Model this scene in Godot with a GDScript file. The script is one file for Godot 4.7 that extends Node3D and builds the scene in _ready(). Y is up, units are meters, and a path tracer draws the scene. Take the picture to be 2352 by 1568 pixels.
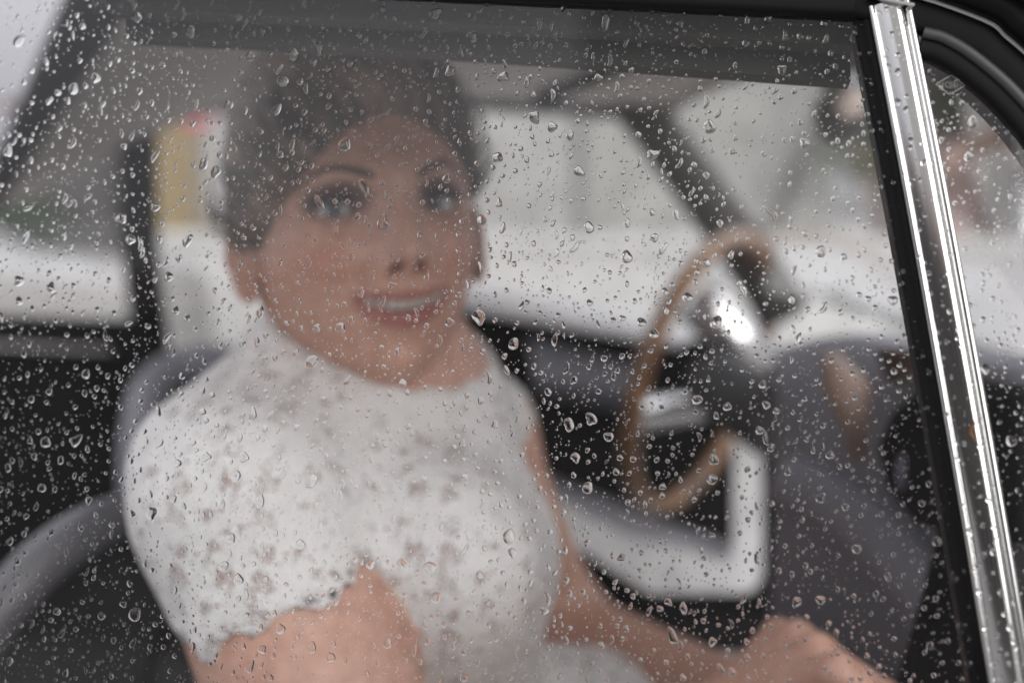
extends Node3D

# ---------------------------------------------------------------- picture to place
const K := 3.827e-4          # tangent per picture unit (picture 2352 x 1568)
const EYE := Vector3(0, 1.32, 0)
const PITCH := -7.0
var cam_basis := Basis(Vector3.RIGHT, deg_to_rad(PITCH))
var glass_u := Vector3(0.18, -0.06, -1).normalized()   # camera space, away from the eye
const GLASS_D := 0.4421
var gx: Vector3
var gy: Vector3
var gn: Vector3

func P(px: float, py: float, d: float) -> Vector3:
	return EYE + cam_basis * Vector3((px - 1176.0) * K * d, (784.0 - py) * K * d, -d)

func G(px: float, py: float, out := 0.0) -> Vector3:     # the point of the door glass on that line of sight
	var q := Vector3((px - 1176.0) * K, (784.0 - py) * K, -1.0)
	return EYE + cam_basis * (q * (GLASS_D / glass_u.dot(q))) + gn * out

func far_plane(px: float, py: float, off := 1.25) -> Vector3:
	var q := Vector3((px - 1176.0) * K, (784.0 - py) * K, -1.0)
	return EYE + cam_basis * (q * ((GLASS_D + off) / glass_u.dot(q)))

func pixel_of(p: Vector3) -> Vector2:
	var c := cam_basis.inverse() * (p - EYE)
	return Vector2(1176.0 + c.x / -c.z / K, 784.0 - c.y / -c.z / K)

# ---------------------------------------------------------------- naming
var taken := {}
func numbered(n: String) -> String:
	if not taken.has(n):
		taken[n] = 0
		return n
	taken[n] += 1
	return "%s_%03d" % [n, taken[n]]

func tag(o: Node, label := "", category := "", group := "", kind := "") -> void:
	if label: o.set_meta("label", label)
	if category: o.set_meta("category", category)
	if group: o.set_meta("group", group)
	if kind: o.set_meta("kind", kind)

func thing(called: String, label: String, category: String, at: Vector3, group := "") -> Node3D:
	var o := Node3D.new()
	o.name = numbered(called)
	add_child(o)
	o.position = at
	tag(o, label, category, group)
	return o

func obj(called: String, mesh: Mesh, m: Material, parent: Node3D = self) -> MeshInstance3D:   # mesh in world places
	var o := MeshInstance3D.new()
	o.name = numbered(called) if parent == self else called
	o.mesh = mesh
	o.material_override = m
	parent.add_child(o, true)
	if parent != self:
		o.position = -parent.global_position
	return o

func part_at(called: String, mesh: Mesh, m: Material, parent: Node3D, t: Transform3D) -> MeshInstance3D:
	var o := obj(called, mesh, m, parent)
	o.transform = Transform3D(t.basis, t.origin - parent.global_position)
	return o

# ---------------------------------------------------------------- materials
func L(r: float, g: float, b: float) -> Color:
	return Color(r, g, b).linear_to_srgb()

func mat(c: Color, rough := 0.8, metal := 0.0) -> StandardMaterial3D:
	var m := StandardMaterial3D.new()
	m.albedo_color = c
	m.roughness = rough
	m.metallic = metal
	return m

func noise_tex(freq: float, lo: Color, hi: Color, type := FastNoiseLite.TYPE_SIMPLEX_SMOOTH, sd := 1, size := 256) -> NoiseTexture2D:
	var n := FastNoiseLite.new()
	n.noise_type = type
	n.frequency = freq
	n.seed = sd
	n.fractal_octaves = 4
	var t := NoiseTexture2D.new()
	t.width = size
	t.height = size
	t.seamless = true
	t.noise = n
	var g := Gradient.new()
	g.set_color(0, lo)
	g.set_color(1, hi)
	t.color_ramp = g
	return t

func grained(c: Color, rough: float, tex: Texture2D, scale: float, bump := 0.0) -> StandardMaterial3D:
	var m := mat(c, rough)
	m.albedo_texture = tex
	m.uv1_triplanar = true
	m.uv1_world_triplanar = true
	m.uv1_scale = Vector3.ONE * scale
	if bump > 0.0:
		m.heightmap_enabled = true
		m.heightmap_texture = tex
		m.heightmap_scale = bump
	return m

# ---------------------------------------------------------------- mesh helpers
func new_st() -> SurfaceTool:
	var st := SurfaceTool.new()
	st.begin(Mesh.PRIMITIVE_TRIANGLES)
	return st

func quad(st: SurfaceTool, a: Vector3, b: Vector3, c: Vector3, d: Vector3) -> void:
	for v in [a, b, c, a, c, d]:
		st.add_vertex(v)

func hexa(st: SurfaceTool, v: Array) -> void:       # 0-3 one ring, 4-7 the opposite ring
	quad(st, v[0], v[1], v[2], v[3])
	quad(st, v[7], v[6], v[5], v[4])
	for i in 4:
		var j := (i + 1) % 4
		quad(st, v[i], v[i + 4], v[j + 4], v[j])

func done(st: SurfaceTool, smooth := false) -> ArrayMesh:
	if smooth:
		st.index()
	st.generate_normals()
	return st.commit()

func box(c: Vector3, s: Vector3, b := Basis.IDENTITY) -> ArrayMesh:
	var st := new_st()
	add_box(st, c, s, b)
	return done(st)

func add_box(st: SurfaceTool, c: Vector3, s: Vector3, b := Basis.IDENTITY, bev := 0.0) -> void:
	var h := s * 0.5
	st.set_smooth_group(-1)
	if bev <= 0.0:
		var v := []
		for z in [-h.z, h.z]:
			v.append(c + b * Vector3(-h.x, -h.y, z)); v.append(c + b * Vector3(h.x, -h.y, z))
			v.append(c + b * Vector3(h.x, h.y, z)); v.append(c + b * Vector3(-h.x, h.y, z))
		hexa(st, v)
		return
	var pts := PackedVector2Array()
	for k in 4:
		var sx: float = [1, -1, -1, 1][k]
		var sy: float = [1, 1, -1, -1][k]
		for j in 4:
			var a := k * PI / 2 + j * PI / 6
			pts.append(Vector2(sx * (h.x - bev) + cos(a) * bev, sy * (h.y - bev) + sin(a) * bev))
	prism(st, pts, c + b * Vector3(0, 0, -h.z), c + b * Vector3(0, 0, h.z), b)

func prism(st: SurfaceTool, pts: PackedVector2Array, a: Vector3, e: Vector3, b: Basis) -> void:
	var n := pts.size()
	for i in n:
		var p := pts[i]
		var q := pts[(i + 1) % n]
		quad(st, a + b * Vector3(p.x, p.y, 0), e + b * Vector3(p.x, p.y, 0), e + b * Vector3(q.x, q.y, 0), a + b * Vector3(q.x, q.y, 0))
	var tri := Geometry2D.triangulate_polygon(pts)
	for i in range(0, tri.size(), 3):
		for k in [0, 1, 2]:
			var p := pts[tri[i + k]]
			st.add_vertex(e + b * Vector3(p.x, p.y, 0))
		for k in [2, 1, 0]:
			var p := pts[tri[i + k]]
			st.add_vertex(a + b * Vector3(p.x, p.y, 0))

func catmull(pts: Array, steps: int) -> Array:
	var out := []
	for i in pts.size() - 1:
		var p0 = pts[maxi(i - 1, 0)]
		var p3 = pts[mini(i + 2, pts.size() - 1)]
		for s in steps:
			out.append(pts[i].cubic_interpolate(pts[i + 1], p0, p3, float(s) / steps))
	out.append(pts[-1])
	return out

# a section (across, out) swept along a path; 'up' gives the out direction; 'size' scales per station
func sweep(path: Array, section: PackedVector2Array, up: Vector3, closed_path := false, sizes := []) -> ArrayMesh:
	var st := new_st()
	st.set_smooth_group(0)
	var n := section.size()
	var rings := []
	var m := path.size()
	for i in m:
		var a: Vector3 = path[(i - 1 + m) % m] if closed_path else path[maxi(i - 1, 0)]
		var b: Vector3 = path[(i + 1) % m] if closed_path else path[mini(i + 1, m - 1)]
		var t := (b - a).normalized()
		var side := t.cross(up).normalized()
		var o := side.cross(t).normalized()
		var k: float = sizes[i] if sizes.size() else 1.0
		var r := []
		for s in section:
			r.append(path[i] + (side * s.x + o * s.y) * k)
		rings.append(r)
	for i in (m if closed_path else m - 1):
		var r0: Array = rings[i]
		var r1: Array = rings[(i + 1) % m]
		for j in n:
			var j1 := (j + 1) % n
			quad(st, r0[j], r1[j], r1[j1], r0[j1])
	if not closed_path:
		var tri := Geometry2D.triangulate_polygon(section)
		st.set_smooth_group(-1)
		for i in range(0, tri.size(), 3):
			for k in 3:
				st.add_vertex(rings[0][tri[i + k]])
			for k in 3:
				st.add_vertex(rings[-1][tri[i + 2 - k]])
	return done(st)

func circle(r: float, n := 12, ry := -1.0) -> PackedVector2Array:
	var out := PackedVector2Array()
	for i in n:
		var a := TAU * i / n
		out.append(Vector2(cos(a) * r, sin(a) * (r if ry < 0 else ry)))
	return out

# a patch bent through rows of points, with thickness along 'thick'
func patch(rows: Array, thick: Vector3, sub := 6) -> ArrayMesh:
	var fine := []
	for r in rows:
		fine.append(catmull(r, sub))
	var cols := []
	for j in fine[0].size():
		var c := []
		for r in fine:
			c.append(r[j])
		cols.append(catmull(c, sub))
	var st := new_st()
	st.set_smooth_group(0)
	var nj := cols.size()
	var ni: int = cols[0].size()
	for j in nj - 1:
		for i in ni - 1:
			quad(st, cols[j][i], cols[j][i + 1], cols[j + 1][i + 1], cols[j + 1][i])
	st.set_smooth_group(1)
	for j in nj - 1:
		for i in ni - 1:
			quad(st, cols[j][i] + thick, cols[j + 1][i] + thick, cols[j + 1][i + 1] + thick, cols[j][i + 1] + thick)
	st.set_smooth_group(-1)
	for i in ni - 1:
		for j in [0, nj - 1]:
			quad(st, cols[j][i], cols[j][i + 1], cols[j][i + 1] + thick, cols[j][i] + thick)
	for j in nj - 1:
		for i in [0, ni - 1]:
			quad(st, cols[j][i], cols[j + 1][i], cols[j + 1][i] + thick, cols[j][i] + thick)
	return done(st)

# a flat outline with thickness
func slab(pts: Array, thick: Vector3) -> ArrayMesh:
	var o: Vector3 = pts[0]
	var n := Vector3.ZERO
	for i in range(1, pts.size() - 1):
		n += (pts[i] - o).cross(pts[i + 1] - o)
	n = n.normalized()
	var x: Vector3 = (pts[1] - o).normalized()
	var y := n.cross(x)
	var flat := PackedVector2Array()
	for p in pts:
		flat.append(Vector2((p - o).dot(x), (p - o).dot(y)))
	var tri := Geometry2D.triangulate_polygon(flat)
	var st := new_st()
	st.set_smooth_group(-1)
	for i in range(0, tri.size(), 3):
		for k in 3:
			st.add_vertex(pts[tri[i + k]])
		for k in 3:
			st.add_vertex(pts[tri[i + 2 - k]] + thick)
	for i in pts.size():
		var j := (i + 1) % pts.size()
		quad(st, pts[i], pts[j], pts[j] + thick, pts[i] + thick)
	return done(st)

func ball(c: Vector3, r: Vector3, b := Basis.IDENTITY, nu := 24, nv := 14) -> ArrayMesh:
	var st := new_st()
	st.set_smooth_group(0)
	var at := func(i, j):
		var u: float = TAU * i / nu
		var v: float = PI * j / nv - PI / 2
		return c + b * (Vector3(cos(u) * cos(v), sin(v), sin(u) * cos(v)) * r)
	for i in nu:
		for j in nv:
			quad(st, at.call(i, j), at.call(i, j + 1), at.call(i + 1, j + 1), at.call(i + 1, j))
	return done(st)

# ---------------------------------------------------------------- bodies: a field of joined tapered bones, meshed with surface nets
class Flesh:
	var v := PackedVector3Array()
	var n := PackedVector3Array()
	var c := PackedColorArray()
	var idx := PackedInt32Array()
	func mesh() -> ArrayMesh:
		var a := []
		a.resize(Mesh.ARRAY_MAX)
		a[Mesh.ARRAY_VERTEX] = v
		a[Mesh.ARRAY_NORMAL] = n
		a[Mesh.ARRAY_COLOR] = c
		a[Mesh.ARRAY_INDEX] = idx
		var m := ArrayMesh.new()
		m.add_surface_from_arrays(Mesh.PRIMITIVE_TRIANGLES, a)
		return m

func field(bones: Array, p: Vector3, k: float) -> float:
	var d := 1e3
	for b in bones:
		var ba: Vector3 = b[1] - b[0]
		var pa: Vector3 = p - b[0]
		var t := clampf(pa.dot(ba) / maxf(ba.length_squared(), 1e-9), 0.0, 1.0)
		var e: float = (pa - ba * t).length() - lerpf(b[2], b[3], t)
		var h := clampf(0.5 + 0.5 * (d - e) / k, 0.0, 1.0)
		d = lerpf(d, e, h) - k * h * (1.0 - h)
	return d

func nets(f: Callable, lo: Vector3, hi: Vector3, cell: float, into: Flesh, color: Callable) -> void:
	var s := (hi - lo) / cell
	var nx := int(s.x) + 2
	var ny := int(s.y) + 2
	var nz := int(s.z) + 2
	var val := PackedFloat32Array()
	val.resize(nx * ny * nz)
	val.fill(1.0)
	var ids := PackedInt32Array()
	ids.resize(nx * ny * nz)
	ids.fill(-1)
	var B := 5
	var live := []
	var reach := cell * (B * 0.9 + 2.0)
	for bz in range(0, nz, B):
		for by in range(0, ny, B):
			for bx in range(0, nx, B):
				var c := lo + Vector3(bx + 2, by + 2, bz + 2) * cell
				var d: float = f.call(c)
				var hot := absf(d) < reach
				if hot:
					live.append(Vector3i(bx, by, bz))
				elif d > 0:
					continue
				for z in range(bz, mini(bz + B, nz)):
					for y in range(by, mini(by + B, ny)):
						for x in range(bx, mini(bx + B, nx)):
							val[x + nx * (y + ny * z)] = f.call(lo + Vector3(x, y, z) * cell) if hot else -1.0
	var sy := nx
	var sz := nx * ny
	var off := [0, 1, sy, sy + 1, sz, sz + 1, sz + sy, sz + sy + 1]
	var edges := [[0, 1], [2, 3], [4, 5], [6, 7], [0, 2], [1, 3], [4, 6], [5, 7], [0, 4], [1, 5], [2, 6], [3, 7]]
	for b in live:
		for z in range(b.z, mini(b.z + B, nz - 1)):
			for y in range(b.y, mini(b.y + B, ny - 1)):
				for x in range(b.x, mini(b.x + B, nx - 1)):
					var at: int = x + sy * y + sz * z
					var neg := 0
					for o in off:
						if val[at + o] < 0.0:
							neg += 1
					if neg == 0 or neg == 8:
						continue
					var sum := Vector3.ZERO
					var cnt := 0
					for e in edges:
						var a: float = val[at + off[e[0]]]
						var q: float = val[at + off[e[1]]]
						if (a < 0.0) != (q < 0.0):
							var t := a / (a - q)
							var p0 := Vector3(e[0] & 1, (e[0] >> 1) & 1, e[0] >> 2)
							var p1 := Vector3(e[1] & 1, (e[1] >> 1) & 1, e[1] >> 2)
							sum += p0.lerp(p1, t)
							cnt += 1
					var w := [val[at], val[at + 1], val[at + sy], val[at + sy + 1], val[at + sz], val[at + sz + 1], val[at + sz + sy], val[at + sz + sy + 1]]
					var g := Vector3(w[1] + w[3] + w[5] + w[7] - w[0] - w[2] - w[4] - w[6], w[2] + w[3] + w[6] + w[7] - w[0] - w[1] - w[4] - w[5], w[4] + w[5] + w[6] + w[7] - w[0] - w[1] - w[2] - w[3])
					var p := lo + (Vector3(x, y, z) + sum / cnt) * cell
					ids[at] = into.v.size()
					into.v.append(p)
					into.n.append(g.normalized())
					into.c.append(color.call(p))
	for b in live:
		for z in range(maxi(b.z, 1), mini(b.z + B, nz - 1)):
			for y in range(maxi(b.y, 1), mini(b.y + B, ny - 1)):
				for x in range(maxi(b.x, 1), mini(b.x + B, nx - 1)):
					var at: int = x + sy * y + sz * z
					var inside := val[at] < 0.0
					for ax in 3:
						var st_: int = [1, sy, sz][ax]
						if (val[at + st_] < 0.0) == inside:
							continue
						var u: int = [sy, sz, 1][ax]
						var v: int = [sz, 1, sy][ax]
						var q := [ids[at], ids[at - u], ids[at - u - v], ids[at - v]]
						if q.has(-1):
							continue
						if not inside:
							q.reverse()
						into.idx.append_array([q[0], q[2], q[1], q[0], q[3], q[2]])

# ---------------------------------------------------------------- the head, in its own axes: x to her left, y up, z forward, origin between the ears at eye level
const HA := 0.0762
const HB := 0.111
const HBN := 0.121
const HC := 0.097
var bumps := [
	[0.018, 0.021, 0.030, 0.009, 0.004], [0.033, 0.0, 0.015, 0.009, -0.0105], [0.0, -0.004, 0.0075, 0.016, 0.008], [0.0, -0.022, 0.0085, 0.011, 0.012],
	[0.0, -0.033, 0.0085, 0.0065, 0.011], [0.0125, -0.034, 0.0055, 0.0055, 0.006], [0.042, -0.028, 0.017, 0.014, 0.0075], [0.0, -0.060, 0.027, 0.015, 0.006],
	[0.0, -0.106, 0.014, 0.013, 0.010], [0.029, -0.050, 0.0045, 0.011, -0.0042], [0.0, -0.087, 0.017, 0.005, -0.0035], [0.058, -0.06, 0.014, 0.02, -0.004], [0.0, 0.05, 0.05, 0.025, 0.003]]

func jaw(y: float) -> float:
	var t := clampf((-y - 0.012) / 0.109, 0.0, 1.0)
	return 1.0 - 0.34 * pow(t, 2.4)

func rho(y: float) -> float:
	return pow(maxf(0.0, 1.0 - pow(absf(y / (HB if y > 0.0 else HBN)), 2.7)), 0.5)

func lips(x: float, y: float) -> Array:           # [how far into the opening, how far into the lips]
	var w := 1.0 - pow(x / 0.0325, 2.0)
	if w <= 0.0:
		return [-1.0, -1.0]
	var m := -0.0632 + 8.5 * x * x
	var open := minf(m + 0.0034 * w - y, y - (m - 0.0040 * w)) / 0.002
	var outer := minf(m + 0.0105 * sqrt(w) - y, y - (m - 0.0152 * sqrt(w))) / 0.002
	return [open, outer]

func face_z(x: float, y: float) -> float:
	var dz := 0.0
	for b in bumps:
		var q := (y - float(b[1])) / float(b[3])
		if q * q > 9.0:
			continue
		for s in ([1.0, -1.0] if b[0] > 0.0 else [1.0]):
			var p: float = (x - b[0] * s) / b[2]
			if p * p < 9.0:
				dz += b[4] * exp(-0.5 * (p * p + q * q))
	var li := lips(x, y)
	dz += 0.003 * clampf(li[1], 0.0, 1.0) - 0.010 * clampf(li[0], 0.0, 1.0)
	return dz

func head_at(th: float, y: float) -> Vector3:
	var r := rho(y)
	var x := HA * jaw(y) * r * sin(th)
	var z := HC * r * cos(th)
	if z > 0.0:
		z *= 0.93
		var low := clampf((-y - 0.05) / 0.07, 0.0, 1.0)
		z += 0.010 * low * smoothstep(0.0, 0.03, z)
		z += face_z(x, y) * smoothstep(0.004, 0.035, z)
	else:
		z *= lerpf(1.03, 0.35, smoothstep(-0.02, -0.10, y))
	return Vector3(x, y, z)

func on_face(x: float, y: float) -> Vector3:
	return head_at(asin(clampf(x / (HA * jaw(y) * rho(y)), -1.0, 1.0)), y)

func hair_mask(p: Vector3) -> float:
	var front := (p.y - (0.056 - (13.0 if p.x < 0.0 else 9.5) * p.x * p.x)) / 0.012
	var side := minf((0.030 + (p.y - 0.0) * 0.25 - p.z) / 0.012, (p.y - 0.016 + maxf(0.0, -p.z - 0.014) * 0.35) / 0.012)
	return clampf(maxf(front, side), -1.0, 1.0)

var skin_lin := Color(0.62, 0.385, 0.302)
func face_color(p: Vector3) -> Color:
	var c := skin_lin
	if p.z < 0.02:
		return c
	var x := absf(p.x)
	var e := pow((x - 0.034) / 0.021, 2.0) + pow((p.y - 0.005) / 0.0125, 2.0)
	c = c.lerp(Color(0.07, 0.042, 0.035), 0.92 * (1.0 - smoothstep(0.35, 1.3, e)))       # eye make-up
	c = c.lerp(Color(0.56, 0.22, 0.15), 0.6 * exp(-pow((x - 0.046) / 0.017, 2.0) - pow((p.y + 0.028) / 0.015, 2.0)))   # rouge
	var li := lips(p.x, p.y)
	c = c.lerp(Color(0.44, 0.195, 0.18), clampf(li[1] * 0.8, 0.0, 1.0))
	c = c.lerp(Color(0.06, 0.018, 0.018), clampf(li[0], 0.0, 1.0))
	if x < 0.012 and absf(p.y + 0.0405) < 0.004 and x > 0.003:
		c = Color(0.24, 0.11, 0.085)       # nostrils
	return c

func add_head(into: Flesh, t: Transform3D) -> void:
	var nu := 200
	var nv := 150
	var first := into.v.size()
	for j in nv + 1:
		var y := sin(PI * j / nv - PI / 2) * 0.9999
		y *= HB if y > 0.0 else HBN
		for i in nu:
			var th := TAU * i / nu - PI
			th += -0.42 * sin(th)          # closer together at the front
			var p := head_at(th, y)
			into.v.append(t * p)
			into.c.append(face_color(p))
			into.n.append(Vector3.ZERO)
	var acc := into.n
	for j in nv:
		for i in nu:
			var a := first + j * nu + i
			var b := first + j * nu + (i + 1) % nu
			var q := [a, b, b + nu, a, b + nu, a + nu]
			into.idx.append_array([q[0], q[2], q[1], q[3], q[5], q[4]])
			var nn := (into.v[b] - into.v[a]).cross(into.v[a + nu] - into.v[a])
			for k in [a, b, a + nu, b + nu]:
				acc[k] += nn
	for k in range(first, into.v.size()):
		acc[k] = acc[k].normalized()
	into.n = acc

func hair_mesh(t: Transform3D, noise: FastNoiseLite) -> ArrayMesh:
	var f := Flesh.new()
	var nu := 150
	var nv := 110
	var keep := PackedByteArray()
	for j in nv + 1:
		var y := sin(PI * j / nv - PI / 2) * 0.9999
		y *= HB if y > 0.0 else HBN
		for i in nu:
			var th := TAU * i / nu - PI
			var p := head_at(th, y)
			var m := hair_mask(p)
			var lock := noise.get_noise_2d((p.x * 1.2 + p.y * 0.9) * 1500.0, (p.y * 0.5 - p.z) * 180.0)
			var out := smoothstep(-0.35, 0.9, m)
			var o := p.normalized()
			keep.append(1 if m > -0.4 else 0)
			var q := p + o * ((0.013 + 0.012 * smoothstep(0.03, 0.10, p.y)) * out - 0.002 + 0.0028 * lock * out)
			f.v.append(t * q)
			f.n.append(Vector3.ZERO)
			var c := Color(0.034, 0.024, 0.018).lerp(Color(0.32, 0.225, 0.17), clampf(0.32 + 0.85 * lock, 0.0, 1.0))
			f.c.append(c)
	for j in nv:
		for i in nu:
			var a := j * nu + i
			var b := j * nu + (i + 1) % nu
			if keep[a] + keep[b] + keep[a + nu] + keep[b + nu] < 4:
				continue
			f.idx.append_array([a, b + nu, b, a, a + nu, b + nu])
			var nn := (f.v[b] - f.v[a]).cross(f.v[a + nu] - f.v[a])
			for k in [a, b, a + nu, b + nu]:
				f.n[k] += nn
	for k in f.n.size():
		f.n[k] = f.n[k].normalized()
	# the knot at the back
	for s in 9:
		var a := TAU * s / 9.0
		var st_i := f.v.size()
		for u in 13:
			for w in 10:
				var aa := a + u * 0.16
				var ctr := Vector3(cos(aa) * 0.027, 0.012 + sin(aa) * 0.027, -0.108 - 0.012 * sin(u / 12.0 * PI))
				var rr := 0.013 * sin(0.35 + u / 12.0 * 2.4)
				var nrm := Vector3(cos(aa) * cos(TAU * w / 10), sin(aa) * cos(TAU * w / 10), sin(TAU * w / 10))
				f.v.append(t * (ctr + nrm * rr))
				f.n.append(t.basis * nrm)
				f.c.append(Color(0.045, 0.029, 0.021))
		for u in 12:
			for w in 10:
				var k := st_i + u * 10 + w
				var k2 := st_i + u * 10 + (w + 1) % 10
				f.idx.append_array([k, k + 10, k2 + 10, k, k2 + 10, k2])
	return f.mesh()

# ---------------------------------------------------------------- raindrops
func drop_mesh(sd: int, kind: String, rings: int, secs: int) -> ArrayMesh:
	var rng := RandomNumberGenerator.new()
	rng.seed = sd
	var h2 := rng.randf_range(-0.06, 0.06)
	var p2 := rng.randf() * TAU
	var h3 := rng.randf_range(0.03, 0.10)
	var p3 := rng.randf() * TAU
	var h4 := rng.randf_range(0.02, 0.08)
	var p4 := rng.randf() * TAU
	var long := 1.0
	var bend := 0.0
	var taper := 0.0
	match kind:
		"oval": long = rng.randf_range(1.25, 1.5)
		"teardrop":
			long = rng.randf_range(1.25, 1.5)
			taper = rng.randf_range(0.35, 0.55)
		"angular":
			long = rng.randf_range(1.05, 1.35)
			h3 = 0.12
			h4 = 0.07
		"streak":
			long = rng.randf_range(2.0, 2.8)
			bend = rng.randf_range(-0.25, 0.25)
			h3 = 0.1
	var height := rng.randf_range(0.44, 0.58)
	if kind == "streak":
		height = 0.42
	var f := Flesh.new()
	var lean := rng.randf_range(0.05, 0.18)            # the belly hangs low
	var at := func(i: int, j: int) -> Vector3:
		var a := TAU * i / secs
		var s := float(j) / rings
		var rr := 1.0 + h2 * cos(2 * a + p2) + h3 * cos(3 * a + p3) + h4 * cos(4 * a + p4)
		var prof := sin(s * PI / 2)
		var z := height * pow(cos(s * PI / 2), 0.8) if j < rings else 0.0
		var x := cos(a) * rr * prof
		var y := sin(a) * rr * prof
		x *= 1.0 - taper * clampf(y * 0.5 + 0.5, 0.0, 1.0)
		y = y * long - lean * z
		x += bend * y * y * 0.5
		z *= 1.0 - 0.18 * y / long
		return Vector3(x, y, z)
	for j in rings + 1:
		for i in (1 if j == 0 else secs):
			f.v.append(at.call(i, j))
			f.n.append(Vector3.ZERO)
	var vid := func(i: int, j: int) -> int:
		return 0 if j == 0 else 1 + (j - 1) * secs + i % secs
	for j in rings:
		for i in secs:
			var a: int = vid.call(i, j)
			var b: int = vid.call(i, j + 1)
			var c: int = vid.call(i + 1, j + 1)
			var d: int = vid.call(i + 1, j)
			var nn := (f.v[b] - f.v[a]).cross(f.v[c] - f.v[a])
			f.idx.append_array([a, c, b])
			for k in [a, b, c]:
				f.n[k] += nn
			if j > 0:
				f.idx.append_array([a, d, c])
				f.n[d] += nn
	for k in f.n.size():
		f.n[k] = f.n[k].normalized()
	var base := f.v.size()
	f.v.append(Vector3(0, 0, 0))
	f.n.append(Vector3(0, 0, -1))
	for i in secs:
		f.v.append(at.call(i, rings))
		f.n.append(Vector3(0, 0, -1))
	for i in secs:
		f.idx.append_array([base, base + 1 + i, base + 1 + (i + 1) % secs])
	var a := []
	a.resize(Mesh.ARRAY_MAX)
	a[Mesh.ARRAY_VERTEX] = f.v
	a[Mesh.ARRAY_NORMAL] = f.n
	a[Mesh.ARRAY_INDEX] = f.idx
	var m := ArrayMesh.new()
	m.add_surface_from_arrays(Mesh.PRIMITIVE_TRIANGLES, a)
	return m

# what stands behind a spot of the glass, for the labels
func behind(q: Vector2) -> String:
	var e := (q - Vector2(815, 330)) / Vector2(275, 260)
	if q.x > 2190: return "dark frame of the quarter light" if q.y < 330 and q.x > 2190 + (330 - q.y) * -0.2 and q.x - 2110 > (q.y - 130) * 0.85 else ("pale view in the upper quarter light" if q.y < 480 else ("pinkish blur in the middle quarter light" if q.y < 830 else "black dashboard end in the lower quarter light"))
	if q.y < 30 + q.x * 0.048: return "dark rail along the top of the door glass"
	if q.x / 235.0 + q.y / 430.0 < 1.0: return "white sky in the upper left corner"
	if e.length() < 1.0 and q.y < 290: return "crown of the bride's hair"
	if q.x < 290 and q.y < 380: return "brown roof lining behind the sky corner"
	if q.x < 1090 and q.y < 230: return "roof lining above the bride" if q.x > 530 else "roof lining left of her hair"
	if q.x < 290 and q.y < 560: return "grey street in the far rear window"
	if q.x < 320 and q.y < 720: return "pale car in the far rear window"
	if q.x < 380 and q.y < 820: return "black far pillar"
	if q.x < 540 and q.y < 560: return "yellow wall beside her hair"
	if q.x < 660 and q.y < 820: return "white patch left of her neck" if q.y > 600 else "her ear"
	if q.x < 1110 and q.y < 380: return "bride's forehead"
	if q.x < 880 and q.y < 520: return "bride's eye nearer the ear"
	if q.x < 1110 and q.y < 520: return "bride's other eye"
	if q.x < 800 and q.y < 700: return "bride's cheek"
	if q.x < 1110 and q.y < 630: return "bride's nose"
	if q.x < 1110 and q.y < 740: return "bride's smile"
	if q.x < 1080 and q.x > 660 and q.y < 900: return "bride's chin and neck"
	if q.x < 330 and q.y < 1100: return "dark seat beyond the pillar"
	if q.x < 330 and q.y < 1340: return "curved edge of the near seat"
	if q.x < 400: return "shadowed seat in the lower left"
	if q.x < 560 and q.y < 1000: return "grey seat top behind her shoulder"
	if q.x < 900 and q.y < 1060: return "lace at her shoulder"
	if q.x < 560 and q.y < 1400: return "outer lace sleeve"
	if q.x < 860 and q.y < 1380: return "inner lace sleeve"
	if q.x < 960 and q.y > 1380: return "bare near arm"
	if q.x < 1200 and q.y < 1200: return "lace bodice below her neck"
	if q.x < 1280 and q.y > 1000: return "lower lace bodice"
	if q.x > 1100 and q.x < 1480 and q.y < 260: return "roof lining over the far window"
	if q.x < 1480 and q.y < 480: return "upper far side window"
	if q.x < 1580 and q.y < 690: return "lower far side window"
	if q.x < 1760 and q.y < 560 and absf(q.x - 1480 - (q.y - 250) * 0.75) < 110: return "dark slanting windscreen pillar"
	if q.y < 330: return "windscreen near the mirror"
	if q.y < 560: return "middle of the windscreen"
	if q.x > 1790 and q.y < 790: return "white foot of the windscreen"
	if q.x < 1800 and q.y < 900: return "upper steering wheel"
	if q.x < 1420 and q.y < 1140: return "black far door"
	if q.x < 1700 and q.y < 1200: return "lower steering wheel"
	if q.x > 1620 and q.y > 1430: return "bride's hand"
	if q.x < 1780 and q.y < 1400: return "pale trim of the far door"
	if q.x < 1650: return "bride's far arm and lap"
	if q.y < 1150: return "upper grey dashboard"
	return "lower grey dashboard"

const ORD := ["highest", "second highest", "third highest", "fourth highest", "fifth highest", "sixth highest", "seventh highest", "eighth highest", "ninth highest", "tenth highest", "eleventh highest", "twelfth highest"]

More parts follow.
